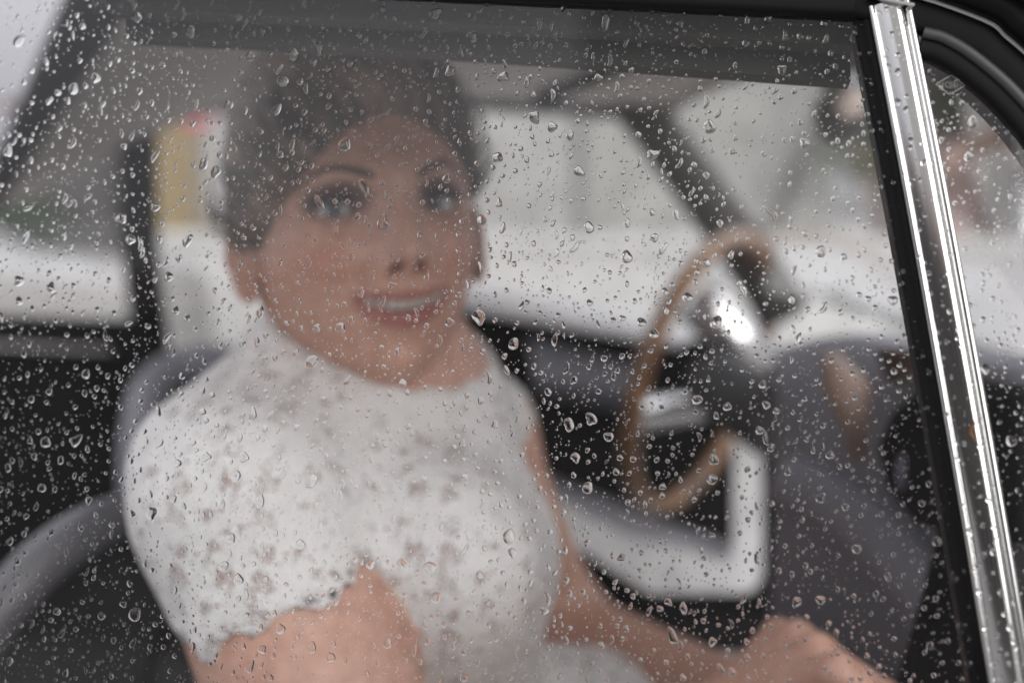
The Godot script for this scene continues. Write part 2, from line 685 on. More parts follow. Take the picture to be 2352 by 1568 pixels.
func _ready() -> void:
	gn = -(cam_basis * glass_u)
	gx = Vector3.UP.cross(gn).normalized()
	gy = gn.cross(gx).normalized()
	# ------------------------------------------------------------ camera, sky, light
	var cam := Camera3D.new()
	cam.name = "camera"
	add_child(cam)
	cam.transform = Transform3D(cam_basis, EYE)
	var ca := CameraAttributesPhysical.new()
	ca.frustum_focal_length = 40.0
	ca.exposure_aperture = 3.3
	ca.frustum_focus_distance = 0.452
	cam.attributes = ca
	cam.fov = rad_to_deg(2.0 * atan(0.3))
	cam.near = 0.02
	cam.far = 200.0
	cam.current = true
	var env := Environment.new()
	env.background_mode = Environment.BG_SKY
	var sky := Sky.new()
	var sm := ProceduralSkyMaterial.new()
	sm.sky_top_color = L(1.95, 1.95, 2.03)
	sm.sky_horizon_color = L(0.21, 0.21, 0.232)
	sm.sky_curve = 0.7
	sm.ground_bottom_color = L(0.12, 0.12, 0.12)
	sm.ground_horizon_color = L(0.3, 0.3, 0.32)
	sm.sky_cover = noise_tex(0.012, Color(0, 0, 0, 1), Color(0.22, 0.22, 0.23, 1), FastNoiseLite.TYPE_SIMPLEX_SMOOTH, 7, 512)
	sky.sky_material = sm
	env.sky = sky
	env.tonemap_mode = Environment.TONE_MAPPER_LINEAR
	env.tonemap_exposure = 1.25
	env.sdfgi_enabled = true
	env.ssao_enabled = true
	env.ssil_enabled = true
	var we := WorldEnvironment.new()
	we.name = "world_environment"
	we.environment = env
	add_child(we)
	var sun := DirectionalLight3D.new()
	sun.name = "overcast_sun"
	sun.light_energy = 0.48
	sun.light_angular_distance = 40.0
	sun.light_color = Color(1.0, 0.99, 0.98)
	sun.shadow_enabled = true
	add_child(sun)
	sun.look_at_from_position(Vector3(0, 1.0, -0.7) + Vector3(sin(deg_to_rad(26.0)) * cos(deg_to_rad(23.0)), sin(deg_to_rad(23.0)), cos(deg_to_rad(26.0)) * cos(deg_to_rad(23.0))) * 6.0, Vector3(0, 1.0, -0.7))

	# ------------------------------------------------------------ materials
	var grey_noise := noise_tex(0.03, Color(0.80, 0.80, 0.80), Color(1, 1, 1), FastNoiseLite.TYPE_SIMPLEX_SMOOTH, 3)
	var fine_noise := noise_tex(0.12, Color(0.72, 0.72, 0.72), Color(1, 1, 1), FastNoiseLite.TYPE_SIMPLEX_SMOOTH, 5)
	var cell_noise := noise_tex(0.08, Color(0.82, 0.82, 0.82), Color(1, 1, 1), FastNoiseLite.TYPE_CELLULAR, 9)
	var rubber := grained(L(0.007, 0.007, 0.008), 0.65, fine_noise, 30.0, 0.02)
	rubber.metallic_specular = 0.3
	var black_paint := mat(L(0.006, 0.006, 0.007), 0.45)
	black_paint.metallic_specular = 0.22
	var frame_paint := mat(L(0.035, 0.037, 0.036), 0.38)
	var chrome := mat(L(0.55, 0.55, 0.55), 0.12, 1.0)
	var black_trim := grained(L(0.010, 0.0095, 0.010), 0.9, cell_noise, 20.0)
	black_trim.metallic_specular = 0.25
	var dark_leather := grained(L(0.022, 0.021, 0.023), 0.5, cell_noise, 24.0, 0.03)
	var grey_leather := grained(L(0.115, 0.112, 0.125), 0.45, cell_noise, 24.0, 0.03)
	var dash_grey := grained(L(0.29, 0.29, 0.33), 0.6, cell_noise, 24.0, 0.03)
	var lining := grained(L(0.80, 0.73, 0.68), 0.95, fine_noise, 14.0, 0.03)
	var pale_trim := grained(L(0.92, 0.92, 0.93), 0.35, grey_noise, 3.0)
	var wood := grained(L(0.42, 0.225, 0.105), 0.3, noise_tex(0.02, Color(0.55, 0.5, 0.45), Color(1, 1, 1), FastNoiseLite.TYPE_VALUE_CUBIC, 4), 9.0)
	wood.clearcoat_enabled = true
	var dark_wood := grained(L(0.10, 0.042, 0.022), 0.35, grey_noise, 12.0)
	var tan_leather := grained(L(0.36, 0.25, 0.20), 0.5, cell_noise, 24.0, 0.03)
	var glass := StandardMaterial3D.new()
	glass.transparency = BaseMaterial3D.TRANSPARENCY_ALPHA
	glass.albedo_color = Color(0.75, 0.76, 0.78, 0.008)
	glass.roughness = 0.0
	glass.metallic_specular = 0.5
	var water := StandardMaterial3D.new()
	water.refraction_enabled = true
	water.refraction_scale = 0.033
	water.albedo_color = Color(1, 1, 1, 0.0)
	water.roughness = 0.0

	# ------------------------------------------------------------ setting
	var ground := obj("ground", box(Vector3(0, -0.1, -10), Vector3(160, 0.2, 160)), grained(L(0.30, 0.29, 0.28), 0.6, grey_noise, 0.4))
	tag(ground, "damp pale paving around the parked cars", "ground", "", "structure")
	build_background(grey_noise, fine_noise, chrome, glass, rubber)

	# ------------------------------------------------------------ the car
	var car := thing("classic_car", "classic car with rain covered side glass and chrome division bar", "car", Vector3(0.2, 0.0, -1.1))
	build_shell(car, rubber, black_paint, frame_paint, chrome, black_trim, lining, glass)
	build_cabin(fine_noise, car, dark_leather, grey_leather, dash_grey, pale_trim, chrome, black_trim, wood, dark_wood, tan_leather, lining, rubber, glass)
	# ------------------------------------------------------------ the bride
	build_bride()
	# ------------------------------------------------------------ rain
	build_rain(water)

# ---------------------------------------------------------------- street beyond the car
func build_background(grey_noise: Texture2D, fine_noise: Texture2D, chrome: Material, glass: Material, rubber: Material) -> void:
	var render := grained(L(0.50, 0.50, 0.485), 0.9, grey_noise, 0.35)
	var render2 := grained(L(0.50, 0.49, 0.465), 0.9, grey_noise, 0.5)
	var white_wash := grained(L(0.80, 0.80, 0.79), 0.85, grey_noise, 0.7)
	var ochre := grained(L(0.46, 0.35, 0.18), 0.9, grey_noise, 0.5)
	var dark_wall := grained(L(0.11, 0.105, 0.10), 0.9, grey_noise, 0.5)
	var pane_dark := mat(L(0.03, 0.034, 0.038), 0.08)
	var white_paint := mat(L(0.56, 0.555, 0.55), 0.4)
	var grey_paint := mat(L(0.33, 0.325, 0.32), 0.35)
	var g0 := func(px: float, d: float) -> Vector3:
		var p := P(px, 784, d)
		return Vector3(p.x, 0, p.z)
	# pale house across the street
	var a: Vector3 = g0.call(640, 10.0)
	var b: Vector3 = g0.call(1900, 10.0)
	var house := thing("pale_house", "pale grey rendered house seen through the far side window", "house", (a + b) / 2)
	var w := (b - a).length()
	var mid := (a + b) / 2
	obj("wall", box(mid + Vector3(0, 3.2, -0.3), Vector3(w, 6.4, 0.6)), render, house)
	obj("plinth", box(mid + Vector3(0, 0.25, 0.04), Vector3(w, 0.5, 0.1)), render2, house)
	obj("cornice", box(mid + Vector3(0, 6.5, 0.05), Vector3(w + 0.3, 0.22, 0.9)), white_wash, house)
	for i in 3:
		var cx := mid.x - w * 0.36 + i * w * 0.36
		var win := obj("window", box(Vector3(cx, 4.6, mid.z + 0.03), Vector3(1.0, 1.5, 0.08)), white_paint, house)
		for k in 2:
			obj("pane", box(Vector3(cx - 0.24 + k * 0.48, 4.6, mid.z + 0.08), Vector3(0.40, 1.34, 0.03)), pane_dark, win)
	obj("drainpipe", sweep([g0.call(1335, 9.95), g0.call(1335, 9.95) + Vector3(0, 6.3, 0)], circle(0.05), Vector3.BACK), grained(L(0.34, 0.34, 0.33), 0.7, grey_noise, 2.0), house)
	# low white garden wall
	a = g0.call(385, 7.6)
	b = g0.call(2350, 6.2)
	var low := thing("garden_wall", "low white rendered garden wall in front of the pale house", "wall", (a + b) / 2)
	var wb := Basis(Vector3.UP, atan2(-(b - a).z, (b - a).x))
	obj("wall_body", box((a + b) / 2 + Vector3(0, 0.53, 0), Vector3((b - a).length(), 1.06, 0.2), wb), white_wash, low)
	var n_cope := 12
	for i in n_cope:
		var c := a.lerp(b, (i + 0.5) / n_cope)
		var st := new_st()
		add_box(st, c + Vector3(0, 1.09, 0), Vector3((b - a).length() / n_cope - 0.012, 0.06, 0.28), wb)
		obj("coping_stone", done(st), white_wash, low)
	# ochre house with a white shutter
	a = g0.call(300, 12.0)
	b = g0.call(620, 12.0)
	mid = (a + b) / 2
	w = (b - a).length()
	var oh := thing("ochre_house", "yellow ochre house with a white shutter beside the bride's hair", "house", mid)
	obj("wall", box(mid + Vector3(0, 2.6, -0.4), Vector3(w, 5.2, 0.8)), ochre, oh)
	obj("upper_wall", box(mid + Vector3(0, 3.9, 0.02), Vector3(w, 2.5, 0.1)), dark_wall, oh)
	var sp: Vector3 = P(512, 370, 11.9)
	obj("shutter", box(Vector3(sp.x, sp.y, mid.z + 0.1), Vector3(0.22, 1.25, 0.08)), white_paint, oh)
	# dark shop front
	a = g0.call(60, 13.0)
	b = g0.call(300, 13.0)
	mid = (a + b) / 2
	w = (b - a).length()
	var dh := thing("dark_garage", "low dark grey garage seen through the far rear window", "garage", mid)
	obj("wall", box(mid + Vector3(0, 1.15, -0.9), Vector3(w, 2.3, 1.8)), dark_wall, dh)
	obj("roof", box(mid + Vector3(0, 2.36, -0.85), Vector3(w + 0.16, 0.12, 2.0)), grained(L(0.14, 0.07, 0.055), 0.8, grey_noise, 1.0), dh)
	for i in 5:
		obj("door_panel", box(mid + Vector3(0, 0.22 + i * 0.36, 0.02), Vector3(w * 0.8, 0.34, 0.06)), mat(L(0.10, 0.097, 0.095), 0.6), dh)
	# clipped dark hedge left of the garage
	var hedge := thing("hedge", "dark clipped hedge left of the grey garage", "hedge", g0.call(-200, 13.2))
	var hc := []
	for i in 40:
		hc.append([Vector3(-1.6 + 3.6 * (i % 20) / 19.0, 0.45 + 0.75 * (i / 20), 0.0), 0.42])
	var hl := MultiMeshInstance3D.new()
	hl.name = "foliage"
	hl.multimesh = leaves(hc, 6000, 0.10, 31, Color(0.045, 0.06, 0.03))
	hl.material_override = leaf_mat()
	tag(hl, "", "", "", "stuff")
	hedge.add_child(hl)
	for i in 6:
		var hp := hedge.position + Vector3(-1.5 + i * 0.68, 0, 0)
		obj("stem", sweep([hp, hp + Vector3(0.02, 0.6, 0.01), hp + Vector3(0, 1.2, 0)], circle(0.03, 6), Vector3.BACK), mat(L(0.07, 0.055, 0.04)), hedge)
	# round red sign
	var rs := P(448, 255, 9.0)
	var sign_ := thing("round_red_sign", "small round red road sign left of the bride's hair", "sign", Vector3(rs.x, 0, rs.z))
	obj("post", sweep([Vector3(rs.x, 0, rs.z), Vector3(rs.x, rs.y + 0.16, rs.z)], circle(0.028), Vector3.BACK), mat(L(0.3, 0.3, 0.3), 0.5, 0.6), sign_)
	var st := new_st()
	prism(st, circle(0.15, 28), rs + Vector3(0, 0, 0.03), rs + Vector3(0, 0, 0.042), Basis.IDENTITY)
	var plate := obj("sign_plate", done(st), mat(L(0.42, 0.03, 0.05), 0.5), sign_)
	st = new_st()
	prism(st, circle(0.09, 28), rs + Vector3(0, 0, 0.042), rs + Vector3(0, 0, 0.046), Basis.IDENTITY)
	obj("sign_face", done(st), mat(L(0.55, 0.30, 0.32), 0.5), plate)
	# white parked car
	var c0: Vector3 = g0.call(-740, 5.4)
	parked_car(c0, grey_paint, pane_dark, chrome, rubber)
	# shrub and trees
	bush("green_shrub", "dull green shrub at the left edge of the far rear window", P(-10, 500, 9.5), 0.55, 1800, 3, L(0.05, 0.075, 0.035))
	tree("street_tree", "leafy tree above the garden wall in the quarter light", g0.call(2260, 9.5), 3.6, 11, Color(0.085, 0.11, 0.06))
	tree("street_tree", "taller tree behind the windscreen mirror", g0.call(2010, 15.0), 6.2, 12, Color(0.09, 0.105, 0.07))
	# tiled house behind the quarter light
	a = g0.call(2150, 15.0)
	b = g0.call(2800, 15.0)
	mid = (a + b) / 2
	w = (b - a).length()
	var th := thing("tiled_house", "pinkish house with a terracotta roof in the quarter light", "house", mid)
	obj("wall", box(mid + Vector3(0, 1.15, -1.5), Vector3(w, 2.3, 3.0)), grained(L(0.50, 0.36, 0.34), 0.9, grey_noise, 0.5), th)
	obj("roof", slab([mid + Vector3(-w / 2 - 0.2, 2.25, 0.25), mid + Vector3(w / 2 + 0.2, 2.25, 0.25), mid + Vector3(w / 2 + 0.2, 3.4, -1.6), mid + Vector3(-w / 2 - 0.2, 3.4, -1.6)], Vector3(0, 0.1, 0)), grained(L(0.32, 0.13, 0.10), 0.85, fine_noise, 1.0), th)
	for i in 3:
		obj("window", box(mid + Vector3(-w / 2 + 0.9 + i * 1.5, 1.3, 0.02), Vector3(0.8, 1.0, 0.06)), pane_dark, th)
	# row of houses on the photographer's side, which the chrome mirrors
	var nh := thing("terrace_house", "tall grey stone terrace house standing behind the viewer", "house", Vector3(-14, 0, 19))
	obj("wall", box(Vector3(-14, 3.6, 19.5), Vector3(31, 7.2, 1.0)), grained(L(0.13, 0.12, 0.11), 0.9, grey_noise, 0.4), nh)
	obj("roof", slab([Vector3(-29.8, 7.2, 18.7), Vector3(1.8, 7.2, 18.7), Vector3(1.8, 8.8, 22), Vector3(-29.8, 8.8, 22)], Vector3(0, 0.12, 0)), grained(L(0.22, 0.10, 0.07), 0.85, fine_noise, 1.0), nh)
	for i in 22:
		obj("window", box(Vector3(-28.0 + (i % 11) * 2.8, 2.0 + (i / 11) * 3.2, 18.98), Vector3(1.1, 1.5, 0.08)), pane_dark, nh)

func parked_car(at: Vector3, paint: Material, pane: Material, chrome: Material, rubber: Material) -> void:
	var car := thing("parked_car", "pale grey parked car seen through the far side windows", "car", at)
	var prof := [Vector2(-2.1, 0.35), Vector2(-2.1, 0.8), Vector2(-1.9, 0.98), Vector2(-1.2, 1.02), Vector2(-0.7, 1.42), Vector2(0.3, 1.45), Vector2(0.62, 1.36), Vector2(1.05, 1.06), Vector2(1.9, 0.97), Vector2(2.12, 0.82), Vector2(2.14, 0.35)]
	var curve := []
	for p in prof:
		curve.append(Vector3(p.x, p.y, 0))
	var pts := PackedVector2Array()
	for p in catmull(curve, 4):
		pts.append(Vector2(p.x, p.y))
	var st := new_st()
	st.set_smooth_group(0)
	prism(st, pts, at + Vector3(0, 0, -1.5), at + Vector3(0, 0, 0.1), Basis.IDENTITY)
	obj("body", done(st), paint, car)
	var win := PackedVector2Array([Vector2(-1.0, 1.03), Vector2(-0.62, 1.35), Vector2(0.25, 1.38), Vector2(0.5, 1.32), Vector2(0.85, 1.05)])
	st = new_st()
	prism(st, win, at + Vector3(0, 0, 0.095), at + Vector3(0, 0, 0.112), Basis.IDENTITY)
	obj("side_window", done(st), pane, car)
	for x in [-1.35, 1.35]:
		st = new_st()
		prism(st, circle(0.31, 28), at + Vector3(x, 0.31, -0.08), at + Vector3(x, 0.31, 0.13), Basis.IDENTITY)
		var wheel := obj("wheel", done(st), rubber, car)
		st = new_st()
		prism(st, circle(0.19, 24), at + Vector3(x, 0.31, 0.125), at + Vector3(x, 0.31, 0.15), Basis.IDENTITY)
		obj("hub_cap", done(st), chrome, wheel)
	obj("headlight", ball(at + Vector3(2.06, 0.72, -0.1), Vector3(0.07, 0.1, 0.13)), chrome, car)
	st = new_st()
	add_box(st, at + Vector3(0.1, 0.78, 0.115), Vector3(0.16, 0.025, 0.03))
	obj("door_handle", done(st), chrome, car)

func leaf_mesh() -> ArrayMesh:
	var st := new_st()
	st.set_smooth_group(-1)
	var o := [Vector3(0, 0, 0), Vector3(0.35, 0.25, 0.05), Vector3(0.3, 0.65, 0.02), Vector3(0, 1, -0.06), Vector3(-0.3, 0.65, 0.02), Vector3(-0.35, 0.25, 0.05)]
	for i in range(1, 5):
		for v in [o[0], o[i], o[i + 1]]:
			st.add_vertex(v)
	return done(st)

func leaves(centres: Array, count: int, size: float, sd: int, lin: Color) -> MultiMesh:
	var rng := RandomNumberGenerator.new()
	rng.seed = sd
	var mm := MultiMesh.new()
	mm.transform_format = MultiMesh.TRANSFORM_3D
	mm.use_colors = true
	mm.mesh = leaf_mesh()
	mm.instance_count = count
	for i in count:
		var c: Array = centres[rng.randi() % centres.size()]
		var d := Vector3(rng.randfn(), rng.randfn(), rng.randfn()).normalized() * pow(rng.randf(), 0.45) * float(c[1])
		var b := Basis.from_euler(Vector3(rng.randf() * TAU, rng.randf() * TAU, rng.randf() * TAU)).scaled(Vector3.ONE * size * rng.randf_range(0.7, 1.3))
		mm.set_instance_transform(i, Transform3D(b, c[0] + d * Vector3(1, 0.8, 1)))
		var k := rng.randf_range(0.7, 1.3)
		mm.set_instance_color(i, Color(lin.r * k, lin.g * k, lin.b * k))
	return mm

func leaf_mat() -> StandardMaterial3D:
	var m := mat(Color.WHITE, 0.6)
	m.vertex_color_use_as_albedo = true
	m.backlight_enabled = true
	m.backlight = Color(0.25, 0.3, 0.15)
	return m

func bush(called: String, label: String, c: Vector3, r: float, count: int, sd: int, col: Color) -> void:
	var base := Vector3(c.x, 0, c.z)
	var t := thing(called, label, "shrub", base)
	obj("stem", sweep([base, base + Vector3(0.03, c.y * 0.6, 0), c], circle(0.025), Vector3.BACK), mat(L(0.08, 0.06, 0.04)), t)
	var o := MultiMeshInstance3D.new()
	o.name = "foliage"
	var cs := []
	var rng := RandomNumberGenerator.new()
	rng.seed = sd
	for i in 9:
		cs.append([Vector3(rng.randf_range(-1, 1) * r * 0.6, c.y + rng.randf_range(-0.7, 0.5) * r, rng.randf_range(-1, 1) * r * 0.6), r * 0.5])
	o.multimesh = leaves(cs, count, 0.07, sd, col.srgb_to_linear())
	o.material_override = leaf_mat()
	tag(o, "", "", "", "stuff")
	t.add_child(o)

func tree(called: String, label: String, base: Vector3, h: float, sd: int, lin: Color) -> void:
	var t := thing(called, label, "tree", base, "trees along the street")
	var rng := RandomNumberGenerator.new()
	rng.seed = sd
	var bark := mat(L(0.07, 0.055, 0.045), 0.9)
	var top := base + Vector3(0.1, h * 0.85, 0)
	obj("trunk", sweep(catmull([base, base + Vector3(0.06, h * 0.4, 0.03), top], 6), circle(0.13, 10), Vector3.BACK, false, range(13).map(func(i): return 1.0 - i * 0.07)), bark, t)
	var cs := []
	for i in 14:
		var y := h * rng.randf_range(0.45, 1.0)
		var a := rng.randf() * TAU
		var e := base + Vector3(cos(a), 0, sin(a)) * h * rng.randf_range(0.1, 0.33) + Vector3(0, y, 0)
		cs.append([e, h * rng.randf_range(0.08, 0.15)])
		var s := base + Vector3(0.06, y * 0.7, 0)
		obj("limb", sweep([s, s.lerp(e, 0.5) + Vector3(0, 0.06, 0), e], circle(0.035, 6), Vector3.BACK.rotated(Vector3.UP, 0.7), false, [1.0, 0.7, 0.3]), bark, t)
	var o := MultiMeshInstance3D.new()
	o.name = "crown"
	for c in cs:
		c[0] -= base
	o.multimesh = leaves(cs, 5200, 0.11, sd, lin)
	o.material_override = leaf_mat()
	tag(o, "", "", "", "stuff")
	t.add_child(o)

# ---------------------------------------------------------------- the shell of the car
func build_shell(car: Node3D, rubber: Material, paint: Material, frame_paint: Material, chrome: Material, black_trim: Material, lining: Material, glass: Material) -> void:
	var door := Node3D.new()
	door.name = "front_door"
	car.add_child(door)
	door.position = -car.position
	# panes
	var t := -gn * 0.004
	obj("window_pane", slab_thin([G(-700, -60), G(1990, -10), G(2150, 840), G(2300, 1700), G(2330, 1900), G(-700, 1900)]), glass, door)
	var ql := [G(2068, 112)]
	for q in [Vector2(2150, 122), Vector2(2238, 182), Vector2(2330, 270), Vector2(2440, 425), Vector2(2520, 570), Vector2(2640, 850), Vector2(2790, 1250), Vector2(2960, 1800), Vector2(2990, 1900), Vector2(2370, 1900), Vector2(2310, 1500), Vector2(2205, 840)]:
		ql.append(G(q.x, q.y))
	var quarter := obj("quarter_pane", slab_thin(ql), glass, door)
	# etched mark in the quarter glass
	var etch := mat(L(0.62, 0.62, 0.60), 0.9)
	etch.transparency = BaseMaterial3D.TRANSPARENCY_ALPHA
	etch.albedo_color.a = 0.45
	var mc := G(2183, 196, 0.0006)
	var rot := Basis(gx, gy, gn) * Basis(Vector3.BACK, deg_to_rad(-4.0))
	var u := 0.000112
	var letters := ["S", "E", "C", "U", "R", "I", "T"]
	for i in 7:
		var tm := TextMesh.new()
		tm.text = letters[i]
		var f := SystemFont.new()
		f.font_names = PackedStringArray(["Droid Sans"])
		tm.font = f
		tm.font_size = 64
		tm.pixel_size = 0.001
		tm.depth = 0.0
		var lift: float = [0.32, 0.62, 0.92, 1.0, 0.92, 0.62, 0.36][i]
		var lx: float = [-33.0, -22.5, -11.0, 1.0, 13.0, 22.0, 31.0][i] * u
		part_at("etched_letter", tm, etch, quarter, Transform3D(rot * Basis.from_scale(Vector3(0.030, 0.054 * lift, 0.05)), mc + rot * Vector3(lx, 0, 0)))
	var dia := [Vector2(-46, 0), Vector2(0, 33), Vector2(46, 0), Vector2(0, -33)]
	var dpath := []
	for i in 4:
		for k in 6:
			var q: Vector2 = dia[i].lerp(dia[(i + 1) % 4], k / 6.0)
			dpath.append(mc + rot * Vector3(q.x * u, q.y * u, 0))
	obj("etched_diamond", sweep(dpath, PackedVector2Array([Vector2(-0.00016, 0), Vector2(0.00016, 0), Vector2(0.00016, 0.00004), Vector2(-0.00016, 0.00004)]), gn, true), etch, quarter)
	# chrome division bar
	var line := []
	for q in [Vector2(2040, 14), Vector2(2115, 400), Vector2(2186, 790), Vector2(2254, 1180), Vector2(2318, 1568), Vector2(2356, 1820)]:
		line.append(G(q.x, q.y, 0.002))
	line = catmull(line, 8)
	var sec := []
	var raw := [Vector2(-7.9, -2.5), Vector2(-7.9, 1.4), Vector2(-7.7, 2.4), Vector2(-7.1, 2.9), Vector2(-6.3, 2.85), Vector2(-5.7, 2.3), Vector2(-5.3, 2.1), Vector2(-4.6, 2.55), Vector2(-3.2, 3.15), Vector2(-1.6, 3.55), Vector2(0.2, 3.7), Vector2(1.7, 3.78), Vector2(2.8, 3.72), Vector2(3.5, 3.45), Vector2(4.1, 2.9), Vector2(4.4, 2.3), Vector2(4.5, 1.2), Vector2(4.95, 1.2), Vector2(5.1, 2.0), Vector2(5.5, 2.5), Vector2(6.4, 2.65), Vector2(7.2, 2.5), Vector2(7.7, 2.0), Vector2(7.9, 1.2), Vector2(7.9, -2.5)]
	for r in raw:
		sec.append(Vector2(-r.x, r.y) * 0.001)      # sweep's side points to the left when going down
	var secp := PackedVector2Array()
	for s in sec:
		secp.append(Vector2(-s.x, s.y))
	var bar := obj("division_bar", sweep(line, orient(secp, line, gn), gn), chrome, door)
	# its small chrome cap
	var capb := Basis(gx, gy, gn) * Basis(Vector3.BACK, deg_to_rad(-14.0))
	var st := new_st()
	add_box(st, G(2042, 17, 0.0040), Vector3(0.0168, 0.0012, 0.0076), capb, 0.0005)
	obj("bar_cap", done(st), chrome, bar)
	# a withered sliver caught on the bar
	var lf := [G(2249, 955, 0.0072), G(2236, 966, 0.0080), G(2224, 980, 0.0074), G(2221, 993, 0.0068), G(2227, 1004, 0.0066), G(2233, 1013, 0.0062)]
	var lfp := catmull(lf, 5)
	var lfs := []
	for i in lfp.size():
		lfs.append(0.15 + 0.85 * pow(sin(PI * pow(float(i) / (lfp.size() - 1), 1.4)), 1.2))
	var sliver := obj("withered_leaf", sweep(lfp, circle(0.0006, 8, 0.0003), gn, false, lfs), mat(L(0.16, 0.065, 0.022), 0.5))
	tag(sliver, "curled brown sliver of leaf stuck on the wet chrome bar", "leaf")
	# rubber channel left of the bar
	var ch := []
	for q in [Vector2(1972, 10), Vector2(2048, 400), Vector2(2120, 790), Vector2(2188, 1180), Vector2(2252, 1568), Vector2(2290, 1820)]:
		ch.append(G(q.x, q.y, 0.0))
	ch = catmull(ch, 8)
	obj("glass_channel", sweep(ch, orient(PackedVector2Array([Vector2(-0.0032, -0.012), Vector2(-0.0032, 0.0005), Vector2(-0.0026, 0.0012), Vector2(0.0002, 0.0013), Vector2(0.0006, 0.0026), Vector2(0.0034, 0.0028), Vector2(0.0034, -0.012)]), ch, gn), gn), rubber, door)
	# window frame: black lip along the top, running round the corner of the quarter light
	var top := []
	for q in [Vector2(-700, -86), Vector2(400, -52), Vector2(1000, -24), Vector2(1500, -2), Vector2(1960, 20)]:
		top.append(G(q.x, q.y, 0.002))
	obj("window_seal", sweep(catmull(top, 6), orient(ring(0.0042, 0.0036), top, gn), gn), rubber, door)
	var bend := [Vector2(2106, 134), Vector2(2120, 137), Vector2(2140, 142), Vector2(2182, 165), Vector2(2226, 198), Vector2(2271, 237), Vector2(2316, 285), Vector2(2356, 335), Vector2(2424, 435), Vector2(2505, 580), Vector2(2620, 850), Vector2(2760, 1250), Vector2(2940, 1800)]
	var widths := [[0.0036, 0.0012, 0.0036, rubber, "quarter_seal", -20.0], [0.0022, 0.0030, 0.0030, frame_paint, "inner_lip", -52.0], [0.0060, 0.0005, 0.0035, paint, "frame_moulding", -92.0], [0.0014, 0.0035, 0.0018, chrome, "chrome_bead", -134.0], [0.0066, 0.006, 0.006, paint, "outer_frame", -178.0]]
	for w in widths:
		var path := []
		for i in bend.size():
			var dir: Vector2 = (bend[mini(i + 1, bend.size() - 1)] - bend[maxi(i - 1, 0)]).normalized()
			var nrm := Vector2(-dir.y, dir.x)
			var q: Vector2 = bend[i] + nrm * float(w[5])
			path.append(G(q.x, q.y, w[1]))
		if w[5] < -60.0:
			# outer pieces carry on rearwards above the door glass
			var rear := []
			var yy: float = w[5]
			for e in [Vector2(-700, -170), Vector2(200, -130), Vector2(900, -100), Vector2(1500, -72), Vector2(1850, -45), Vector2(2060, -13)]:
				rear.append(G(e.x, e.y + yy + 134.0, w[1]))
			path = rear + path.slice(3)
		obj(w[4], sweep(catmull(path, 5), orient(ring(w[0], w[2]), path, gn), gn), w[3], door)
	# rain gutter along the roof edge
	var gut := []
	for q in [Vector2(-700, -330), Vector2(1200, -190), Vector2(1900, -150), Vector2(2120, -100), Vector2(2318, -14), Vector2(2440, 75), Vector2(2560, 230), Vector2(2760, 700)]:
		gut.append(G(q.x, q.y, 0.012))
	obj("rain_gutter", sweep(catmull(gut, 6), orient(PackedVector2Array([Vector2(-0.006, -0.004), Vector2(-0.006, 0.006), Vector2(-0.004, 0.0072), Vector2(-0.002, 0.006), Vector2(0.0, 0.0074), Vector2(0.002, 0.006), Vector2(0.004, 0.0072), Vector2(0.006, 0.005), Vector2(0.006, -0.004)]), gut, gn), gn), chrome, car)
	# rail of the inner frame just behind the glass, two steps
	for k in 2:
		var r0: float = [-0.016, -0.034][k]
		var a := []
		var lowy: Array = [[Vector2(196, -6), Vector2(1000, 24), Vector2(1974, 74)], [Vector2(196, 27), Vector2(1000, 64), Vector2(1978, 128)]][k]
		var rows := [[], []]
		for q in lowy:
			rows[0].append(G(q.x, q.y, r0))
			rows[1].append(G(q.x, q.y - 150, r0))
		obj("inner_rail", patch(rows, -gn * 0.012, 4), mat(L(0.022, 0.023, 0.022), 0.6), door)
	# inner rail round the quarter light and the bar's inner flange
	var qi := [[], []]
	for i in bend.size():
		var q: Vector2 = bend[i]
		qi[0].append(G(q.x + 4, q.y - 14, -0.010))
		qi[1].append(G(q.x + 90, q.y - 100, -0.014))
	obj("quarter_frame", patch(qi, -gn * 0.012, 3), mat(L(0.03, 0.03, 0.032), 0.4), door)
	# door skin under the glass
	var sk := [[G(-900, 1700, 0.02), G(2900, 1700, 0.02)], [G(-900, 2200, 0.05), G(2900, 2200, 0.05)]]
	sk.append([sk[1][0] + Vector3(0, -0.55, 0.02), sk[1][1] + Vector3(0, -0.55, 0.02)])
	obj("door_skin", patch(sk, -gn * 0.03, 4), paint, door)
	# bonnet and windscreen
	var bon := [[P(1500, 600, 3.0), P(1850, 660, 2.2), P(2200, 770, 1.55), P(2500, 860, 1.2)], [P(1800, 570, 3.6), P(2150, 600, 2.8), P(2500, 680, 2.1), P(2900, 760, 1.6)], [P(2000, 575, 4.2), P(2350, 610, 3.4), P(2800, 690, 2.7), P(3300, 790, 2.1)]]
	obj("bonnet", patch(bon, Vector3(0, -0.02, 0), 6), mat(L(0.60, 0.60, 0.60), 0.25), car)
	obj("windscreen", slab_thin([far_plane(1470, 250, 1.2), P(1900, 118, 1.1), P(2260, 60, 0.55), P(2480, 860, 0.62), P(2150, 770, 0.98), far_plane(1700, 650, 1.2)]), glass, car)
	# roof: lining below, painted skin above
	var near := [P(300, -110, 0.62), P(900, -70, 0.55), P(1500, -40, 0.53), P(2120, 20, 0.48)]
	var mid := [P(120, 190, 1.25), P(700, 60, 1.15), P(1300, 60, 1.08), P(1900, 90, 0.9)]
	var fr := [P(-40, 500, 1.95), P(520, 250, 1.84), P(1090, 228, 1.74), P(1490, 248, 1.66)]
	obj("headliner", patch([near, mid, fr], Vector3(0, 0.012, 0)), lining, car)
	var up := Vector3(0, 0.03, 0)
	obj("roof", patch([near.map(func(p): return p + up), mid.map(func(p): return p + up * 1.6), fr.map(func(p): return p + up)], Vector3(0, 0.012, 0)), paint, car)
